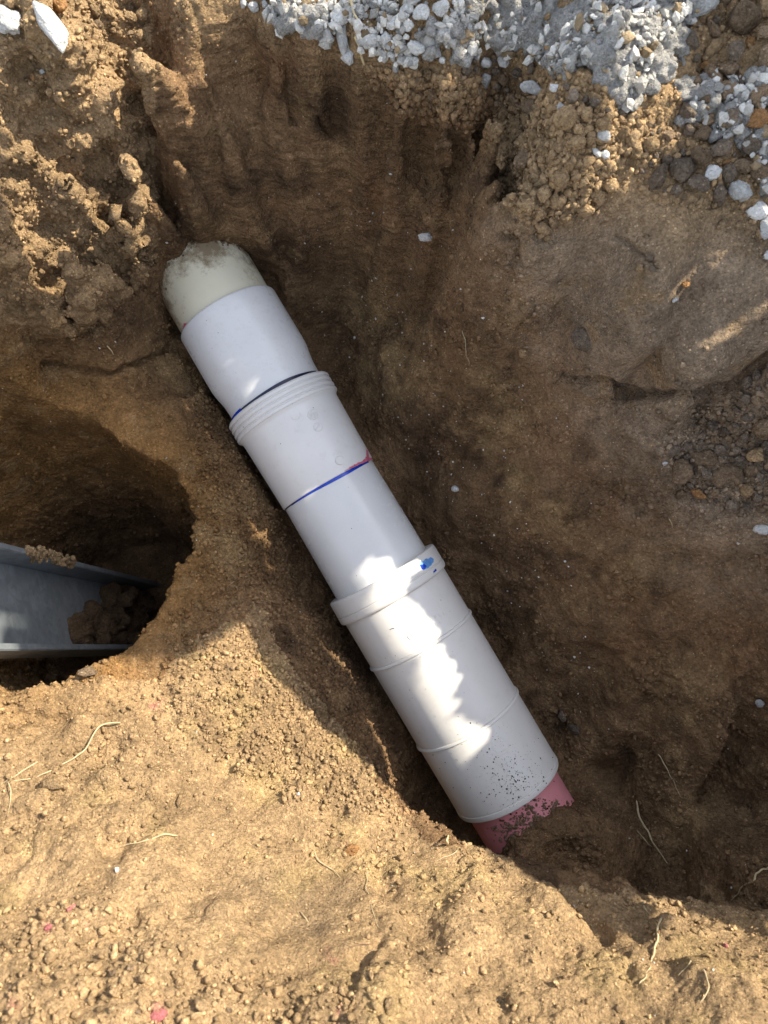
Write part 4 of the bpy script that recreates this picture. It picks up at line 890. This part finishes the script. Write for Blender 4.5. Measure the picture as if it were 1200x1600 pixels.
# ------------------------------------------------------------------ roots and straws
M_ROOT = plain('pale root', (.42, .33, .19), .8); M_ROOTD = plain('brown root', (.16, .10, .06), .85); M_STRAW = plain('straw', (.50, .40, .22), .7)
def tube(name, label, cat, pxs, rad, mat, lifts=None, group=None, sub=6, taper=.35, wob=.0022):
    P = []; 
    for i, q in enumerate(pxs):
        p, nr = hit(q[0], q[1])
        if p is None: return
        lf = (q[2] if len(q) > 2 else 1.0) * .001 * rad * 1000 * .6 if len(q) < 3 else q[2] * .001
        P.append(p + nr * lf if len(q) < 3 else p + np.array([0, 0, 1.]) * lf)
    P = np.array(P); t = np.arange(len(P)); tt = np.linspace(0, len(P) - 1, (len(P) - 1) * sub + 1)
    C = []
    for x in tt:                        # Catmull-Rom
        i = min(int(x), len(P) - 2); f = x - i; p0, p1, p2, p3 = P[max(i - 1, 0)], P[i], P[i + 1], P[min(i + 2, len(P) - 1)]
        C.append(.5 * (2 * p1 + (p2 - p0) * f + (2 * p0 - 5 * p1 + 4 * p2 - p3) * f * f + (3 * p1 - p0 - 3 * p2 + p3) * f ** 3))
    C = np.array(C); C = C + np.stack([vnoise(C, .012, k) for k in (1, 2, 3)], -1) * wob
    T = np.gradient(C, axis=0); T /= np.linalg.norm(T, axis=1, keepdims=True) + 1e-9; A = np.cross(T, [.3, .2, .93]); A /= np.linalg.norm(A, axis=1, keepdims=True) + 1e-9; B = np.cross(T, A)
    k = 7; an = np.linspace(0, 2 * math.pi, k, endpoint=False); R = .78 * rad * (1 - (1 - taper) * np.linspace(0, 1, len(C)) ** 1.5) * (1 + .25 * vnoise(C, .006, 5)); R[0] *= .3; R[-1] *= .3
    W = C[:, None] + R[:, None, None] * (np.cos(an)[None, :, None] * A[:, None] + np.sin(an)[None, :, None] * B[:, None])
    i = np.arange(len(C) - 1)[:, None] * k; j = np.arange(k)[None]; j2 = (j + 1) % k
    c = C.mean(0)
    o = obj(name, mesh_np(name, W.reshape(-1, 3) - c, np.stack([(i + j).ravel(), (i + j2).ravel(), (i + k + j2).ravel(), (i + k + j).ravel()], -1)), mat); o.location = c
    o['label'] = label; o['category'] = cat
    if group: o['group'] = group
    return o
ROOTS = [
 ('root', 'long pale root arching over the sunny bank left of centre', [(190,1130,3),(165,1133,8),(152,1150,12),(135,1175,10),(110,1190,6),(75,1207,2),(30,1218,2),(10,1222,1)], .0013, M_ROOT),
 ('root', 'thin straight root from the arching root down to the left edge', [(60,1190,3),(40,1200,4),(20,1215,3),(0,1225,2)], .0010, M_ROOT),
 ('root', 'pale root curving across the middle of the lower bank', [(278,1307,2),(250,1305,5),(222,1312,5),(185,1326,1)], .0010, M_ROOT),
 ('root', 'short pale root above the lower middle of the bank', [(490,1327,1),(500,1345,4),(520,1358,4),(534,1372,1)], .0010, M_ROOT),
 ('root', 'thin dark curved rootlet low in the middle of the bank', [(536,1476,1),(550,1478,4),(566,1474,5),(584,1475,1)], .0008, M_ROOTD),
 ('root', 'hair thin rootlet left of the dark curved rootlet', [(468,1424,1),(475,1430,4),(484,1440,1)], .0009, M_ROOT),
 ('root', 'long pale root standing up by the crest at the lower right', [(1030,1433,6),(1024,1455,8),(1016,1490,6),(1012,1515,4),(1000,1538,1)], .0016, M_ROOT),
 ('root', 'forked pale root tip behind the long one at the crest', [(1004,1406,4),(1008,1418,5),(1018,1428,1)], .0014, M_ROOT),
 ('root', 'thin yellow root near the lower right corner', [(1098,1510,3),(1102,1535,6),(1100,1555,4),(1094,1568,1)], .0011, M_ROOT),
 ('root', 'short faint root between two longer ones at the lower right', [(1078,1502,2),(1070,1512,4),(1060,1524,1)], .0010, M_ROOT),
 ('root', 'wavy pale root hanging at the right edge over the dark trench', [(1206,1348,10),(1190,1355,14),(1174,1362,14),(1172,1375,12),(1158,1382,10),(1148,1398,6),(1140,1408,1)], .0018, M_ROOT),
 ('root', 'thick pale root leaning in the dark end of the trench', [(988,1251,20),(992,1272,22),(1006,1296,18),(1018,1316,10),(1034,1336,4),(1048,1354,0)], .0022, M_ROOT),
 ('root', 'thin side root beside the thick pale root in the dark trench', [(992,1296,8),(1004,1310,8),(1018,1322,6)], .0012, M_ROOT),
 ('root', 'thin yellow root on the dark slope above the thick pale root', [(1026,1178,3),(1040,1200,5),(1052,1225,4),(1064,1246,1)], .0011, M_ROOT),
 ('root', 'tiny white root fragment on the slope below the orange triangular stone', [(1046,812,1),(1049,820,3),(1052,827,1)], .0010, M_ROOT),
 ('root', 'fine root crossing the slope right of the ribbed coupling', [(723,516,1),(727,540,4),(730,560,3),(736,573,1)], .0009, M_ROOT),
 ('root', 'short green-yellow straw on the ledge left of the cream pipe', [(168,541,4),(174,547,6),(180,555,1)], .0012, M_STRAW),
 ('straw', 'upright splintered straw standing on the bank crest below the pipe', [(697,1320,0),(698,1306,16),(700,1292,32)], .0022, M_STRAW),
 ('straw', 'straw lying between the white stones at the top', [(535,2,16),(548,22,16),(556,40,14),(563,54,10)], .0022, M_STRAW),
 ('straw', 'brown twig hanging down below the white stones', [(555,68,10),(562,84,10),(568,100,8),(572,116,2)], .0026, M_STRAW),
 ('straw', 'short straw near the top edge beside the white stones', [(606,2,14),(614,12,14),(622,19,12)], .0020, M_STRAW),
 ('straw', 'thin straw on the white crust near the top', [(748,10,16),(751,22,18),(750,38,16),(747,48,12)], .0014, M_STRAW),
 ('root', 'thin hooked root at the back rim above the alcove', [(706,146,3),(712,158,5),(722,168,6),(728,171,2)], .0009, M_ROOT),
 ('root', 'pale fine root on the ledge at the left edge of the bank', [(15,1222,2),(18,1240,2),(13,1268,1)], .0008, M_ROOT),
 ('root', 'fine rootlet on the rim right of the round hole', [(388,1300 - 400,3),(370,907,4),(358,915,1)], .0007, M_ROOT),
 ('root', 'thin root lying down the middle of the lower bank', [(572,1362,2),(574,1390,3),(582,1425,3),(592,1450,1)], .0007, M_ROOT),
 ('root', 'thin root on the bank below the crest straw', [(714,1328,2),(700,1336,4),(682,1345,1)], .0009, M_ROOT),
]
for nm, lb, p_, r, m_ in ROOTS: tube(nm, lb, nm, p_, r, m_)

# ------------------------------------------------------------------ galvanised steel channel standing in the bored hole
mg, t, b, N = nodes('galvanised steel'); L = t.links.new
g = N('ShaderNodeNewGeometry'); v_ = N('ShaderNodeTexVoronoi', i_Scale=90); L(g.outputs['Position'], v_.inputs['Vector'])
n_ = N('ShaderNodeTexNoise', i_Scale=35, i_Detail=7, i_Roughness=.7); L(g.outputs['Position'], n_.inputs['Vector'])
bw = N('ShaderNodeRGBToBW'); L(v_.outputs['Color'], bw.inputs[0]); r_m = N('ShaderNodeMapRange', i_3=.82, i_4=1.12); L(bw.outputs[0], r_m.inputs[0])
r_n = N('ShaderNodeMapRange', i_1=.3, i_2=.7, i_3=.75, i_4=1.1); L(n_.outputs[0], r_n.inputs[0]); mu = N('ShaderNodeMath', operation='MULTIPLY'); L(r_m.outputs[0], mu.inputs[0]); L(r_n.outputs[0], mu.inputs[1])
sc_ = N('ShaderNodeVectorMath', operation='SCALE'); sc_.inputs[0].default_value = (.25, .275, .29); L(mu.outputs[0], sc_.inputs['Scale'])
r_d = N('ShaderNodeMapRange', i_1=.60, i_2=.72, i_3=0, i_4=.75); n_d = N('ShaderNodeTexNoise', i_Scale=55, i_Detail=8, i_Roughness=.75); L(g.outputs['Position'], n_d.inputs['Vector']); L(n_d.outputs[0], r_d.inputs[0])
mxx = N('ShaderNodeMix', data_type='RGBA'); L(r_d.outputs[0], mxx.inputs[0]); L(sc_.outputs[0], mxx.inputs[6]); mxx.inputs[7].default_value = (.20, .15, .10, 1); L(mxx.outputs[2], b.inputs['Base Color'])
b.inputs['Metallic'].default_value = .35; b.inputs['Roughness'].default_value = .55
PA, PB = atd(0, 946, .985), atd(200, 966, 1.42)
axd = PB - PA; axd /= np.linalg.norm(axd)
wn = CAM + .2 * UP - PA; wn -= axd * (wn @ axd); wn /= np.linalg.norm(wn); wd = np.cross(wn, axd); wd = wd if wd @ UP > 0 else -wd
post = thing('steel_channel', 'galvanised steel channel post standing in the round bored hole at the left edge', 'post', PB + axd * .1)
PO = PB + axd * .1
def bar(name, a0, a1, b0, b1, label=None, mat=None, l0=-.9, l1=.12, bev=.0012):
    """box in the channel's own axes: across a, towards the open side b, along l"""
    bm = bmesh.new(); vs = []
    for l in (l0, l1):
        for a, bb in ((a0, b0), (a1, b0), (a1, b1), (a0, b1)): vs.append(bm.verts.new((PA if l < 0 else PB) + axd * l + wd * a + wn * bb - PO))
    for f in ((0, 1, 2, 3), (7, 6, 5, 4), (0, 4, 5, 1), (1, 5, 6, 2), (2, 6, 7, 3), (3, 7, 4, 0)): bm.faces.new([vs[i] for i in f])
    bmesh.ops.recalc_face_normals(bm, faces=bm.faces); bmesh.ops.bevel(bm, geom=bm.edges[:], offset=bev, segments=2, affect='EDGES')
    me = bpy.data.meshes.new(name); bm.to_mesh(me); bm.free(); o = obj(name, me, mat or mg, post)
    if label: o['label'] = label
    return o
W2 = .062
bar('web', -W2, W2, -.007, 0)
bar('flange', W2 - .0005, W2 + .0085, -.007, .040, 'upper flange with dried soil on its edge'); bar('flange', -W2 - .0085, -W2 + .0005, -.007, .040, 'lower flange')
bar('marker_line', -W2 + .012, -W2 + .018, .0002, .0012, 'purple marker line on the web', plain('purple ink', (.07, .02, .06), .6), l0=-.3, l1=-.36, bev=.0002)

# soil stuck to the channel
def lump(name, label, cat, centres, r0, r1, mat, seed, n=60, sp=.012, voxel=.0028):
    rg = np.random.default_rng(seed); Vs, Fs, n0 = [], [], 0; v0, f0 = ICO[2]
    for c in centres:
        for _ in range(n):
            r = r0 + (r1 - r0) * rg.random(); Vs.append(v0 * r + np.array(c) + rg.normal(size=3) * sp); Fs.append(f0 + n0); n0 += len(v0)
    A, B = remesh(np.concatenate(Vs), np.concatenate(Fs), voxel); Nr = vnormals(A, B)
    A = A + Nr * ((.55 - worley(A, .012, seed)) * .006 + .002 * fbm(A, .012, 3, seed) + (.5 - worley(A, .006, seed)) * .003)[:, None]
    c = A.mean(0); o = obj(name, mesh_np(name, A - c, B), mat); o.location = c; o['label'] = label; o['category'] = cat; return o
def onch(u, v, l): # a point of the web plane seen at pixel u, v, lifted l
    dr = ray(u, v); t_ = ((PA - CAM) @ wn) / (dr @ wn); return CAM + dr * t_ + wn * l
cs = [onch(u, v, .004) for u, v in [(165,940),(190,940),(215,950),(140,965),(170,970),(200,975),(230,965),(120,985),(150,992),(185,995),(215,945),(240,955)]]
lump('wet_soil_clump', 'dark wet soil clump resting in the low end of the steel channel', 'soil clump', cs, .009, .016, M_DAMP, 3, 26, .010)
tp = [PA + axd * l + wd * (W2 + .004) + wn * .041 for l in np.linspace(.02, .14, 9)]
lump('dried_soil', 'dried tan soil caked on the edge of the steel channel', 'soil clump', tp, .0012, .0032, M_CLODT, 4, 40, .0034, .0013)

# ------------------------------------------------------------------ ground beyond the dig, and an unseen heap shaped to cast shade into it
o_x = np.concatenate([np.linspace(-60, -3, 20), np.linspace(-2.6, -1.32, 14), np.linspace(-1.28, 1.28, 214), np.linspace(1.32, 2.6, 14), np.linspace(3, 60, 20)]); o_y = o_x.copy()
GX, GY = np.meshgrid(o_x, o_y, indexing='ij'); a_, b_2 = GX.ravel(), GY.ravel()
g3 = np.stack([a_, b_2, 0 * a_], -1); gz = .5 + .02 * fbm(g3, .4, 4, 5) + .010 * fbm(g3, .06, 3, 8); ed = np.maximum.reduce([np.abs(a_) / .66, -b_2 / .70, b_2 / .655])
near, _, _ = ground_z(np.clip(a_, -.66, .66), np.clip(b_2, -.70, .655)); kk = smooth(1.0, 1.7, ed); gz = gz * kk + (near - .006 + .006 * fbm(g3, .06, 3, 8)) * (1 - kk)
gv_ = np.stack([a_, b_2, gz], -1); m_, k_ = len(o_x), len(o_y); ii = np.arange(m_ * k_).reshape(m_, k_)
gf = np.stack([ii[:-1, :-1].ravel(), ii[1:, :-1].ravel(), ii[1:, 1:].ravel(), ii[:-1, 1:].ravel()], -1)
gf = gf[~(ed[gf].max(1) < 1.0)]
me = mesh_np('ground', gv_, gf); attr(me, 'tint', np.tile([.335, .228, .122], (len(gv_), 1)) * (1 + .12 * fbm(gv_, .5, 3, 9) + .12 * fbm(gv_, .05, 2, 19))[:, None]); obj('ground', me, SOIL, kind='structure')

SUNP = np.array([-SUN_H[1], SUN_H[0]])          # across the sun's direction
RIDGE_A = .98
#__HEAP__
PROFILE = [(-2.0, .5), (-1.2, .75), (-.9, 1.0), (-.66, 1.03), (-.6, 1.05), (-.53, 1.12), (-.49, 1.13), (-.46, 1.0), (-.42, .955), (-.36, .903), (-.3, .920), (-.2, .936), (-.15, .952), (-.1155, .962), (-.1135, .86), (-.104, .862), (-.102, .962),
           (-.08, .965), (-.072, .99), (-.0485, .99), (-.0475, .885), (-.0345, .885), (-.0335, 1.0), (0, 1.045), (.055, 1.05), (.07, 1.0), (.155, 1.0), (.17, 1.01), (.180, 1.01), (.190, 1.085), (.25, 1.10), (.285, 1.11), (.31, .98), (.36, .9), (.5, .75), (.75, .5)]  # ridge heights shaped for the shadow edge, with notches for sun stripes
pb = np.array([p[0] for p in PROFILE]); ph = np.array([p[1] for p in PROFILE])
ha = np.concatenate([np.linspace(.62, RIDGE_A, 46), np.linspace(RIDGE_A + .012, 2.2, 40)]); hb_ = np.concatenate([np.arange(-1.9, -.7, .02), np.arange(-.7, .4, .0025), np.arange(.4, .9, .02)])
HA, HB = np.meshgrid(ha, hb_, indexing='ij'); A1, B1 = HA.ravel(), HB.ravel()
q = np.stack([A1, B1, A1 * 0], -1); top_ = np.interp(B1, pb, ph) + .012 * fbm(q * [0, 1, 0], .019, 4, 6, .7) * (np.abs(B1 + .075) > .045)
prof = np.where(A1 < RIDGE_A, smooth(.60, RIDGE_A, A1) ** .8, 1 - smooth(RIDGE_A, 2.2, A1))
hz = .46 + (top_ - .46) * prof + (.03 * fbm(q, .12, 4, 3) - .035) * (1 - np.exp(-((A1 - RIDGE_A) / .04) ** 2))
hz = np.where(A1 < RIDGE_A - 1e-6, np.minimum(hz, top_ - (RIDGE_A - A1) * 1.25 + .004), hz)
hv = np.stack([A1 * SUN_H[0] + B1 * SUNP[0], A1 * SUN_H[1] + B1 * SUNP[1], hz], -1); hi_ = np.arange(len(ha) * len(hb_)).reshape(len(ha), len(hb_))
hf = np.stack([hi_[:-1, :-1].ravel(), hi_[1:, :-1].ravel(), hi_[1:, 1:].ravel(), hi_[:-1, 1:].ravel()], -1)
me = mesh_np('shadow_heap', hv, hf); attr(me, 'tint', np.tile([.22, .155, .095], (len(hv), 1)) * (1 + .2 * fbm(hv, .06, 3, 9))[:, None]); obj('shadow_heap', me, SOIL, kind='structure')

def sunpt(a, b, q): return np.array([*(SUN_H * a + SUNP * b), q + (a - RIDGE_A) * math.tan(SUN_EL)])
# added unseen log shape along the heap top, sized for its shadow band
SHADE_LOG = [(-.60, 1.12, .03), (-.50, 1.09, .058), (-.40, 1.035, .068), (-.30, 1.044, .074), (-.22, 1.069, .085), (-.14, 1.12, .092), (-.08, 1.12, .098), (-.05, 1.12, .125), (-.02, 1.04, .09), (.0, 1.02, .03)]
lb = np.linspace(-.60, .0, 150); lq = np.interp(lb, [p[0] for p in SHADE_LOG], [p[1] for p in SHADE_LOG]); lr = np.interp(lb, [p[0] for p in SHADE_LOG], [p[2] for p in SHADE_LOG])
kx = 40; an = np.linspace(0, 2 * math.pi, kx, endpoint=False); LV = np.array([[sunpt(RIDGE_A, b, q) + r * (math.cos(t) * np.array([*SUN_H, 0]) * .6 + math.sin(t) * np.array([0, 0, 1])) for t in an] for b, q, r in zip(lb, lq, lr)]).reshape(-1, 3)
i = np.arange(149)[:, None] * kx; j = np.arange(kx)[None]; j2 = (j + 1) % kx; LF = np.stack([(i + j).ravel(), (i + j2).ravel(), (i + kx + j2).ravel(), (i + kx + j).ravel()], -1)
LF = np.concatenate([LF, [[0, kx - 1 - k, kx - 2 - k, 0] for k in range(0)]]) if False else LF
LN = vnormals(LV, LF); LV = LV + LN * (.007 * fbm(LV, .035, 3, 3) + .004 * fbm(LV, .012, 2, 9))[:, None]
lc = LV.mean(0); o = obj('log_blocker', mesh_np('log_blocker', LV - lc, LF), soil_material('blocker_bark', False, (.12, .08, .05))); o.location = lc
o['label'] = 'added unseen log shape on the heap, blocking sun right of the trench'; o['category'] = 'shadow blocker'
# added unseen blocker with a bucket-like outline, further off, shading the ledge and hole
BLOCKER = [(.40, 1.20), (.405, 1.425), (.43, 1.475), (.49, 1.50), (.515, 1.55), (.50, 1.58), (.40, 1.58), (.30, 1.46), (.2, 1.42), (.128, 1.42), (.09, 1.40), (.082, 1.49), (.02, 1.52), (-.06, 1.42), (-.097, 1.36), (-.075, 1.22), (0, 1.06), (.045, 1.055), (.055, 1.10), (.235, 1.10), (.245, 1.09), (.26, 1.11), (.30, 1.14), (.36, 1.15)]
bk = thing('bucket_blocker', 'added unseen steel blocker with a bucket-like outline, beyond the heap', 'bucket', sunpt(1.75, .16, 1.3)); bo = sunpt(1.75, .16, 1.3)
bm = bmesh.new(); f0_ = [bm.verts.new(sunpt(1.72, b, q) - bo) for b, q in BLOCKER]; f1_ = [bm.verts.new(sunpt(1.80, b, q) - bo) for b, q in BLOCKER]
bm.faces.new(f0_); bm.faces.new(f1_[::-1])
for k in range(len(BLOCKER)): bm.faces.new([f0_[k], f1_[k], f1_[(k + 1) % len(BLOCKER)], f0_[(k + 1) % len(BLOCKER)]])
bmesh.ops.recalc_face_normals(bm, faces=bm.faces); bmesh.ops.bevel(bm, geom=bm.edges[:], offset=.006, segments=2, affect='EDGES')
me = bpy.data.meshes.new('blocker_shell'); bm.to_mesh(me); bm.free(); M_BLOCKER = plain('blocker steel', (.10, .09, .08), .5, .6); obj('blocker_shell', me, M_BLOCKER, bk)
for k in range(4):
    b0 = .25 + .035 * k; bm = bmesh.new(); vs = [bm.verts.new(sunpt(a, b, q) - bo) for a, b, q in ((1.71, b0, 1.16), (1.71, b0 + .03, 1.16), (1.79, b0 + .03, 1.16), (1.79, b0, 1.16), (1.72, b0 + .01, 1.09), (1.72, b0 + .02, 1.09), (1.76, b0 + .02, 1.09), (1.76, b0 + .01, 1.09))]
    for f in ((0, 1, 2, 3), (7, 6, 5, 4), (0, 4, 5, 1), (1, 5, 6, 2), (2, 6, 7, 3), (3, 7, 4, 0)): bm.faces.new([vs[i] for i in f])
    me = bpy.data.meshes.new('blocker_tooth'); bm.to_mesh(me); bm.free(); obj('blocker_tooth', me, M_BLOCKER, bk)
bm = bmesh.new(); A0, A1_ = sunpt(1.76, .18, 1.46) - bo, sunpt(2.9, .30, 1.9) - bo
for P0 in (A0, A1_):
    for dx, dz in ((-.09, -.08), (.09, -.08), (.09, .10), (-.09, .10)): bm.verts.new(P0 + np.array([*SUNP, 0]) * dx + np.array([0, 0, dz]))
bm.verts.ensure_lookup_table(); vs = list(bm.verts)
for f in ((0, 1, 2, 3), (7, 6, 5, 4), (0, 4, 5, 1), (1, 5, 6, 2), (2, 6, 7, 3), (3, 7, 4, 0)): bm.faces.new([vs[i] for i in f])
me = bpy.data.meshes.new('blocker_arm'); bm.to_mesh(me); bm.free(); obj('blocker_arm', me, plain('blocker yellow', (.55, .33, .02), .4), bk)
